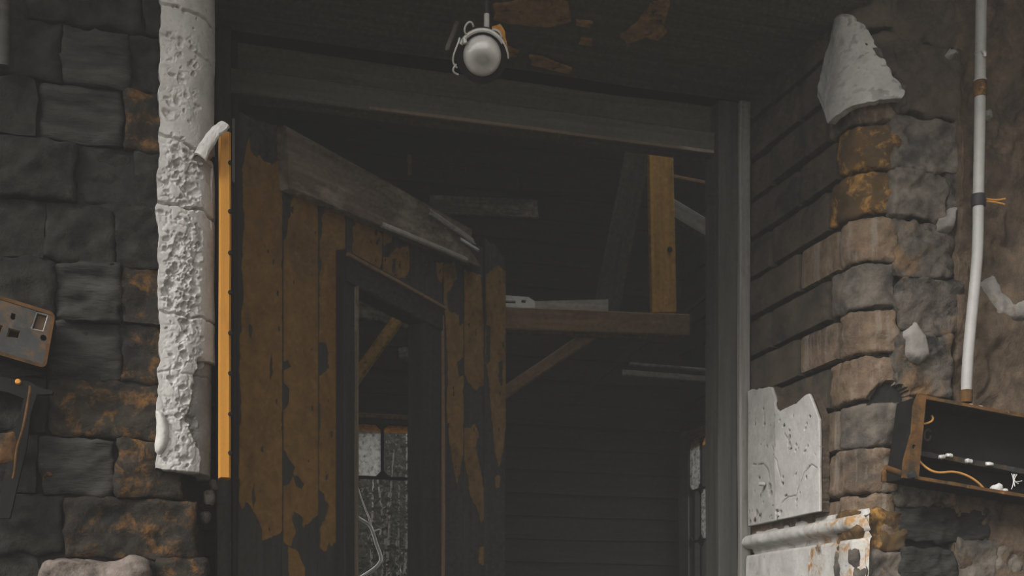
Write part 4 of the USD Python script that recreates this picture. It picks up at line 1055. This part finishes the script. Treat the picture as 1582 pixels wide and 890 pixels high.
obj('bracket', tube(trimesh.transform_points([(-.036, .030, .012), (-.033, .022, .016)], LF), .004, 8), 'steel_pale', lamp)
pl_ = extrude(rough_poly([(.018, .050), (.034, .054), (.044, .042), (.048, .018), (.052, .006), (.044, .0), (.030, .02)], .002, 90, 4, step=.002), .006); pl_.apply_transform(LF @ trimesh.transformations.translation_matrix([0, 0, -.02]))
obj('mounting_plate', pl_, 'lamp_rust', lamp, label='rusty orange mounting plate')
c_a, c_b, c_l = at(752, 22, 2.105), at(752, 42, 2.105), at(751, 62, 2.11)
cd = thing('conduit', 'thin dark conduit from which the round lamp hangs, pale sleeve at its end', 'conduit', [c_a[0], c_a[1], c_b[2]])
obj('pipe', tube([[c_a[0], c_a[1], ZS + .002], (np.array([c_a[0], c_a[1], ZS]) + c_a) / 2, c_a], .0042, 10), 'tape_black', cd)
obj('end_sleeve', tube([c_a, (c_a + c_b) / 2, c_b, c_l], .0047, 10), 'foam_white', cd, label='pale end sleeve')
st0, st1 = on_z(706, 34, ZS - .004), at(690, 76, 2.30)
board('splinter', st0, st1, .008, .006, FACE, 'wood_pale', seed=53, nseg=6, cham=.001, rag1=.006, label='thin brown splinter of wood hanging down left of the round lamp', cat='splinter')

# ---- white conduit on the right wall
YCN = YW - .055
ctr = [on_y(x, y, YCN) for x, y in ((1516, -90), (1516, 0), (1514.5, 100), (1513.5, 200), (1511.5, 310), (1510, 390), (1506, 440), (1499, 510), (1495, 560), (1493, 600), (1492.5, 620))]
wc = thing('conduit', 'white plastic conduit running down the right wall into the rusty box', 'conduit', ctr[-1])
obj('pipe', tube(smooth_path(ctr, 60), .0102, 18), 'pvc_white', wc, smooth=60)
pt = lambda py: on_y(np.interp(py, [-90, 0, 100, 200, 310, 390, 440, 510, 560, 600, 620], [1516, 1516, 1514.5, 1513.5, 1511.5, 1510, 1506, 1499, 1495, 1493, 1492.5]), py, YCN)
for nm, y0, y1, r, mt, lb in (('coupling', 80, 84, .0116, 'pvc_white', None), ('coupling', 122, 126, .0118, 'pvc_white', None), ('collar', 126, 150, .0128, 'rust', 'rusty orange collar'), ('tape', 301, 319, .0135, 'tape_black', 'black tape binding'), ('end_fitting', 603, 622, .0118, 'rust', 'rusty fitting at the bottom end')):
    obj(nm, tube(np.linspace(pt(y0), pt(y1), 4), [r * .93, r, r, r * .93], 18), mt, wc, label=lb)
obj('clip', tube(smooth_path([pt(84) + [-.004, -.011, 0], pt(88) + [-.001, -.0135, 0], pt(92) + [0, -.0125, 0]], 8), .003, 8), 'steel_pale', wc)
for k, pts in enumerate(([(1524, 307), (1538, 309), (1553, 307)], [(1524, 311), (1540, 313), (1552, 316)])):
    obj('tie_wire', tube(smooth_path([on_y(x, y, YCN) for x, y in pts], 8), .0018, 6), 'wire_orange', wc)

# ---- rusty open box on the right wall
BY = 1.912                                            # front plane
c00 = on_y(1419, 612, BY)                             # front top left corner
ROLL = math.radians(-6.0)
Ux = np.array([math.cos(ROLL), 0, math.sin(ROLL)]); Uz = np.array([-math.sin(ROLL) - .12, 0, math.cos(ROLL)]); Uz /= np.linalg.norm(Uz); Uz = np.array([.16, 0, .987])
BF = frame_cols(Ux, Uz, np.cross(Ux, Uz), c00)        # z of the frame comes out of the wall
if BF[1, 2] > 0:
    BF[:3, 2] *= -1
BF[:3, 2] = [0, -1, 0]
BW, BH, BD = .36, (on_y(1395, 738, BY)[2] - c00[2]) * -1 / .987, .068
tb = .004


def in_box(lo, hi, rough=0.0, seed=0):
    lo, hi = np.minimum(lo, hi), np.maximum(lo, hi)
    m = rock(np.subtract(hi, lo), r=min(.0015, *(np.subtract(hi, lo) * .45)), amp=rough, freq=50, seed=seed, step=.012)
    m.apply_translation(np.add(lo, hi) / 2); m.apply_transform(BF)
    return fix(m)


ebox = thing('fuse_box', 'rusty open metal fuse box hanging askew on the right wall under the white conduit', 'fuse box', BF[:3, 3] + BF[:3, 1] * -BH)
obj('back_plate', in_box((0, -BH, -BD), (BW, 0, -BD + tb)), 'steel_dark', ebox)
obj('top_plate', in_box((0, -tb, -BD), (BW, 0, 0), .001, 1), 'steel_dark', ebox)
obj('bottom_plate', in_box((0, -BH, -BD), (BW, -BH + tb, 0), .001, 2), 'steel_dark', ebox)
obj('side_plate', in_box((0, -BH, -BD), (tb, 0, 0), .001, 3), 'steel_dark', ebox)
obj('side_plate', in_box((BW - tb, -BH, -BD), (BW, 0, 0), .001, 4), 'steel_dark', ebox)
flange = Polygon([(-.012, -BH - .002), (.022, -BH), (.018, -BH * .5), (.014, 0), (-.004, .003), (-.010, -.02), (-.006, -BH * .45), (-.014, -BH * .8)])
m = extrude(flange.difference(shapely.Point(.003, -BH * .62).buffer(.004)), .004); m.apply_transform(BF); flange_ = obj('front_flange', fix(m), 'rust', ebox, label='rusty left flange')
obj('front_lip', in_box((.012, -BH - .001, -.006), (BW, -BH + .006, .003), .0012, 5), 'rust', ebox)
obj('front_lip', in_box((.0, -.004, -.006), (BW, .003, .003), .0012, 6), 'rust', ebox)
shelf = obj('shelf', in_box((tb, -BH * .66, -BD + .004), (BW - tb, -BH * .66 + .010, -.030), .003, 7), 'steel_rusty', ebox, label='bar of rusty terminals')
bp = lambda u, v, w: trimesh.transform_points([[u, -BH * v, w]], BF)[0]
obj('wire', tube(smooth_path([bp(.026, .56, -.03), bp(.034, .78, -.012), bp(.055, .86, -.006), bp(.10, .82, -.012), bp(.15, .86, -.014), bp(.185, .98, -.02)], 30), .0022, 8), 'wire_orange', ebox, label='loose orange wire')
obj('wire', tube(smooth_path([bp(.026, .50, -.03), bp(.022, .36, -.03), bp(.030, .26, -.04)], 12), .0009, 6), 'wire_orange', ebox)
obj('wire', tube(smooth_path([bp(.034, .28, -.022), bp(.044, .25, -.018), bp(.054, .15, -.03)], 12), .002, 8), 'wire_orange', ebox)
obj('cable_eye', tube([bp(.058 + .007 * math.cos(t), .37 + .07 * math.sin(t), -.042) for t in np.linspace(0, 5.6, 16)], .0025, 8), 'steel_rusty', ebox)
for k, (u_, v_, w_, sz) in enumerate(((.20, .93, -.01, .020), (.195, .96, -.004, .014), (.215, .96, -.008, .013))):
    m = rock((sz, sz, sz * .8), r=sz * .35, amp=sz * .22, freq=120, seed=600 + k, step=sz / 6); m.apply_translation(bp(u_, v_, w_)); obj('foam_scrap', m, 'foam_white', ebox, label='scrap of white filling foam')
for k, (u_, v_) in enumerate(((.10, .60), (.085, .63), (.145, .63), (.19, .62))):
    m = rock((.014, .010, .008), r=.003, amp=.003, freq=120, seed=620 + k, step=.003); m.apply_translation(bp(u_, v_, -.028)); obj('terminal', m, 'steel_pale', shelf)
for k in range(4):
    a_ = bp(.236 + .004 * k, .70, -.02)
    obj('frayed_strand', tube(smooth_path([a_, a_ + [.004 - .003 * k, 0, -.012], a_ + [-.002 + .004 * k, -.002, -.030 + .006 * k]], 8), .0009, 5), 'foam_white', ebox)
pin_ = obj('hinge_pin', tube([bp(-.045, .92, -.004), bp(.004, .97, -.004)], .006, 12), 'rust', ebox)
obj('bolt', lathe([(0, .012), (.006, .012), (.008, .009), (.008, 0), (0, 0)], 6, BF @ trimesh.transformations.translation_matrix([.004, -BH * .97, .003])), 'steel_rusty', flange_)
m = rock((.010, .010, .022), r=.004, amp=.002, seed=640, step=.004); m.apply_translation(bp(-.048, 1.03, 0)); obj('hinge_knuckle', m, 'rust', pin_)
for k, u_ in enumerate((.118, .14)):
    m = rock((.010, .006, .005), r=.002, amp=.001, seed=650 + k, step=.003); m.apply_translation(bp(u_, -.03, -.01)); obj('mortar_crumb', m, 'foam_white', ebox)

# ---- rusty switch cover at the left edge
PYP = YW - .055
pc0 = on_y(86, 492, PYP)
tilt = math.radians(-14)
PU = np.array([math.cos(tilt), 0, math.sin(tilt)]); PV = np.array([.035, 0, 1]); PV /= np.linalg.norm(PV); PV = np.array([.16, 0, .987])
PF = frame_cols(PU, PV, [0, -1, 0], on_y(87, 486, PYP))
k_ = 1.81 / F                                        # metres per picture pixel out there
cover = Polygon([(-150 * k_, -86 * k_), (-2 * k_, -86 * k_), (-2 * k_, 0), (-150 * k_, 0)]).buffer(-8 * k_).buffer(8 * k_)
holes = [Polygon([(-33 * k_, -34 * k_), (-14 * k_, -32 * k_), (-11 * k_, -4 * k_), (-29 * k_, -5 * k_)]), Polygon([(-64 * k_, -57 * k_), (-47 * k_, -54 * k_), (-46 * k_, -42 * k_), (-63 * k_, -43 * k_)]), Polygon([(-92 * k_, -57 * k_), (-73 * k_, -54 * k_), (-72 * k_, -42 * k_), (-91 * k_, -43 * k_)]),
         shapely.Point(-60 * k_, -25 * k_).buffer(3.6 * k_).union(sbox(-63 * k_, -25 * k_, -57 * k_, -19 * k_)), shapely.Point(-12 * k_, -42 * k_).buffer(4.6 * k_)]
sw = thing('switch_cover', 'rusty tilted metal switch cover with square holes at the left edge', 'switch cover', PF[:3, 3] + np.array([-.05, .05, -.09]))
pl2 = cover
for h in holes:
    pl2 = pl2.difference(h)
m = extrude(pl2, .004); m.apply_transform(PF); face_ = obj('face_plate', fix(m), 'steel_rusty', sw)
m = extrude(cover.difference(cover.buffer(-.003)), .045); m.apply_transform(PF @ trimesh.transformations.translation_matrix([0, 0, -.044])); obj('side_wall', fix(m), 'steel_dark', sw)
m = extrude(cover.buffer(.0012).difference(cover.buffer(-.004)), .0025); m.apply_transform(PF @ trimesh.transformations.translation_matrix([0, 0, .0028])); obj('rolled_rim', fix(m), 'rust_dark', sw, label='rusty rim')
m = extrude(cover.buffer(-.004), .003); m.apply_transform(PF @ trimesh.transformations.translation_matrix([0, 0, -.014])); obj('inner_plate', fix(m), 'steel_dark', sw)
for h, mt in ((holes[0], 'steel_pale'), (holes[1], 'rust'), (holes[2], 'rust')):
    m = extrude(h.buffer(.0008).difference(h.buffer(-.0012)), .010); m.apply_transform(PF @ trimesh.transformations.translation_matrix([0, 0, -.0092])); obj('hole_lip', fix(m), mt, face_)
m = extrude(holes[0].buffer(-.003), .003); m.apply_transform(PF @ trimesh.transformations.translation_matrix([0, 0, -.009])); obj('rocker', fix(m), 'steel_rusty', sw)

# ---- rusty bracket under it
bpts = [(-60, 560), (0, 580), (45, 588), (62, 598), (82, 602), (80, 607), (56, 608), (46, 640), (40, 690), (28, 740), (14, 800), (-8, 800), (4, 740), (16, 690), (-4, 690), (-4, 672), (22, 660), (32, 632), (36, 614), (10, 604), (-60, 590)]
q = [on_y(x, y, YW - .05) for x, y in bpts]
br = thing('bracket', 'rusty forked iron bracket below the switch cover at the left edge', 'bracket', on_y(20, 800, YW - .02))
m = extrude(Polygon([(p[0], p[2]) for p in q]).buffer(0), .012); m.apply_transform(frame_cols([1, 0, 0], [0, 0, 1], [0, -1, 0], [0, YW - .03, 0])); obj('arm', fix(m), 'steel_dark', br)
gus = [on_y(x, y, YW - .05) for x, y in ((-10, 668), (8, 666), (22, 664), (30, 690), (26, 712), (-10, 716))]
obj('gusset', scab(rough_poly([(p[0], p[2]) for p in gus], .003, 60, 2, step=.003), .010, frame_cols([1, 0, 0], [0, 0, 1], [0, -1, 0], [0, YW - .038, 0]), amp=.002, seed=2), 'rust_dark', br)
ed = [on_y(x, y, YW - .052) for x, y in ((47, 596), (44, 618), (40, 640), (34, 668), (27, 690), (24, 712), (20, 740))]
obj('edge_rib', tube(smooth_path(ed, 16), .0022, 8), 'rust_dark', br)
obj('bolt', lathe([(0, .004), (.003, .0035), (.0045, .001), (.0045, 0), (0, 0)], 12, frame_cols([1, 0, 0], [0, 0, 1], [0, -1, 0], on_y(28, 590, YW - .042))), 'lamp_rust', br)
obj('fixing_lug', bx(on_y(40, 640, 0 + YW - .03) + [-.006, 0, -.02], on_y(40, 640, YW - .03) + [.006, .06, .02]), 'steel_dark', br)
hk = [on_y(x, y, YW - .03) for x, y in ((55, 704), (66, 710), (76, 722), (84, 732), (78, 736), (70, 734), (68, 744), (62, 742), (64, 728), (58, 716))]
obj('rust_scab', scab(rough_poly([(p[0], p[2]) for p in hk], .002, 90, 5, step=.002), .016, frame_cols([1, 0, 0], [0, 0, 1], [0, -1, 0], [0, YW + .002, 0]), rise=.004, amp=.004, freq=120, seed=5, step=.002), 'rust_dark', label='small crumbling rust-coloured scab on the sooty stone right of the bracket', cat='rust scab')
m = tube([on_y(6, -60, YW - .03), on_y(6, 103, YW - .03)], .0085, 12); obj('pipe_stub', m, 'wood_frame', label='short grey pipe end at the upper left edge', cat='pipe')

# ================================================================== OUTSIDE the far windows
gd = thing('ground', 'dark earth outside the far windows', kind='structure')
obj('soil', cat_mesh(bx((-40, YB + .15, -.3), (40, 40, -.05)), bx((3.4, .6, -.3), (40, YB + .15, -.06)), bx((-40, .6, -.3), (-3.0, YB + .15, -.06)), bx((-40, -40, -.3), (40, .6, -.06))), 'earth', gd)


def leaves(centres, n, size, seed, spread):
    r_ = np.random.default_rng(seed)
    base = np.array([(0, 0, 0), (.32, .5, .06), (0, 1, -.05), (-.32, .5, .06), (0, .5, 0)]); bf = np.array([(0, 1, 4), (1, 2, 4), (2, 3, 4), (3, 0, 4)])
    c = np.asarray(centres)[r_.integers(0, len(centres), n)] + r_.normal(0, 1, (n, 3)) * spread
    sc = size * r_.uniform(.6, 1.3, n)
    Rm = trimesh.transformations.random_rotation_matrix
    ang = r_.uniform(0, 2 * np.pi, (n, 3))
    vs, fs = [], []
    for i in range(n):
        M = trimesh.transformations.euler_matrix(*(ang[i] * [.35, .35, 1]))[:3, :3]
        vs.append(base * sc[i] @ M.T + c[i]); fs.append(bf + 5 * i)
    return trimesh.Trimesh(np.vstack(vs), np.vstack(fs), process=False)


def bush(name, label, cat, base, h, w, nl, size, mat, seed, stems=5, group=None):
    r_ = np.random.default_rng(seed)
    b = thing(name, label, cat, base, group=group)
    tips, tubes = [], []
    for i in range(stems):
        e = np.array(base) + [r_.normal(0, w * .5), r_.normal(0, w * .35), h * r_.uniform(.75, 1.05)]
        mid = (np.array(base) + e) / 2 + r_.normal(0, w * .15, 3)
        pth = smooth_path([np.array(base) + [r_.normal(0, .06), r_.normal(0, .06), 0], mid, e], 14)
        tubes.append(tube(pth, np.linspace(.018, .004, 14), 6)); tips += list(pth[4:])
    obj('stems', cat_mesh(*tubes), 'bark', b)
    obj('foliage', leaves(tips, nl, size, seed, w * .22), mat, b, kind='stuff', smooth=False)
    return b


bush('shrub', 'grey-leaved shrub close behind the far lattice window', 'shrub', (1.16, 6.5, 0), 2.75, .36, 7000, .030, 'leaf_grey', 11, 11)
bush('shrub', 'dark leafy shrub behind the right half of the far lattice window', 'shrub', (1.75, 8.0, 0), 2.3, .6, 4000, .04, 'leaf_dark', 12)
bush('shrub', 'autumn-coloured shrub behind the side window', 'shrub', (2.82, 5.85, 0), 2.75, .30, 4200, .026, 'leaf_orange', 13, 9)
hg = thing('hedge', 'tall dense dark hedge closing off the garden behind the far windows', 'hedge', (2.0, 12.4, 0))
core_ = rock((17, .7, 4.2), r=.25, amp=.12, freq=2, seed=5, step=.25); core_.apply_translation([2.0, 12.5, 2.06])
obj('hedge_core', core_, 'soot_stone', hg, smooth=60)
hp = np.random.default_rng(5)
obj('foliage', leaves(np.c_[hp.uniform(-4, 10, 4000), hp.uniform(11.85, 12.2, 4000), hp.uniform(.1, 4.2, 4000)], 26000, .06, 41, .08), 'leaf_dark', hg, kind='stuff', smooth=False)
# bare pale twigs in front of the shrub
tw = thing('twig', 'bare whitish forked twig outside the far window, lower left', 'twig', on_y(588, 872, 5.7))
pt_ = lambda x, y: on_y(x, y, 5.75)
obj('stem', tube(smooth_path([pt_(590, 960), pt_(585, 872), pt_(588, 866), pt_(583, 845), pt_(576, 822), pt_(571, 812), pt_(560, 804), pt_(548, 794)], 40), np.linspace(.010, .008, 40), 8), 'bark_white', tw)
obj('side_shoot', tube(smooth_path([pt_(573, 816), pt_(580, 820), pt_(586, 818), pt_(587, 826)], 14), .005, 6), 'bark_white', tw)
obj('side_shoot', tube(smooth_path([pt_(573, 815), pt_(570, 800), pt_(564, 785), pt_(557, 765), pt_(552, 750)], 18), np.linspace(.006, .003, 18), 6), 'bark_white', tw)
tw2 = thing('twig', 'thin upright whitish stem outside the far window, right side', 'twig', on_y(637, 880, 5.7))
obj('stem', tube(smooth_path([pt_(636, 990), pt_(637, 872), pt_(637, 832), pt_(641, 812), pt_(638, 790), pt_(637, 740), pt_(637, 700)], 30), np.linspace(.006, .004, 30), 6), 'bark_white', tw2)
for k, (x, y) in enumerate(((632, 775), (635, 783), (634, 792), (636, 800), (640, 826))):
    m = trimesh.creation.icosphere(1, .008); m.apply_translation(pt_(x, y)); obj('bud', m, 'bark_white', tw2)

# ================================================================== haze added to lift the dark tones
usdkit.material(stage, '/World/Looks/lift_haze', {'v': ('principled_volume', {'color': (.9, .9, .88), 'density': .017})}, volume='v.volume')
import manifold3d as m3


def block(lo, hi):
    return m3.Manifold.cube(list(np.subtract(hi, lo))).translate(list(lo))


air = block((-1.79, -1.5, .003), (2.28, 1.80, 2.9)) + block((.13, 1.75, .003), (1.24, 2.66, 2.69)) + block((-1.77, 2.63, .003), (2.37, 4.88, 4.24))
am = air.to_mesh()
obj('haze', trimesh.Trimesh(am.vert_properties[:, :3], am.tri_verts, process=False), 'lift_haze', smooth=False, label='thin haze added to lift the dark tones of the doorway and the room', kind='stuff')
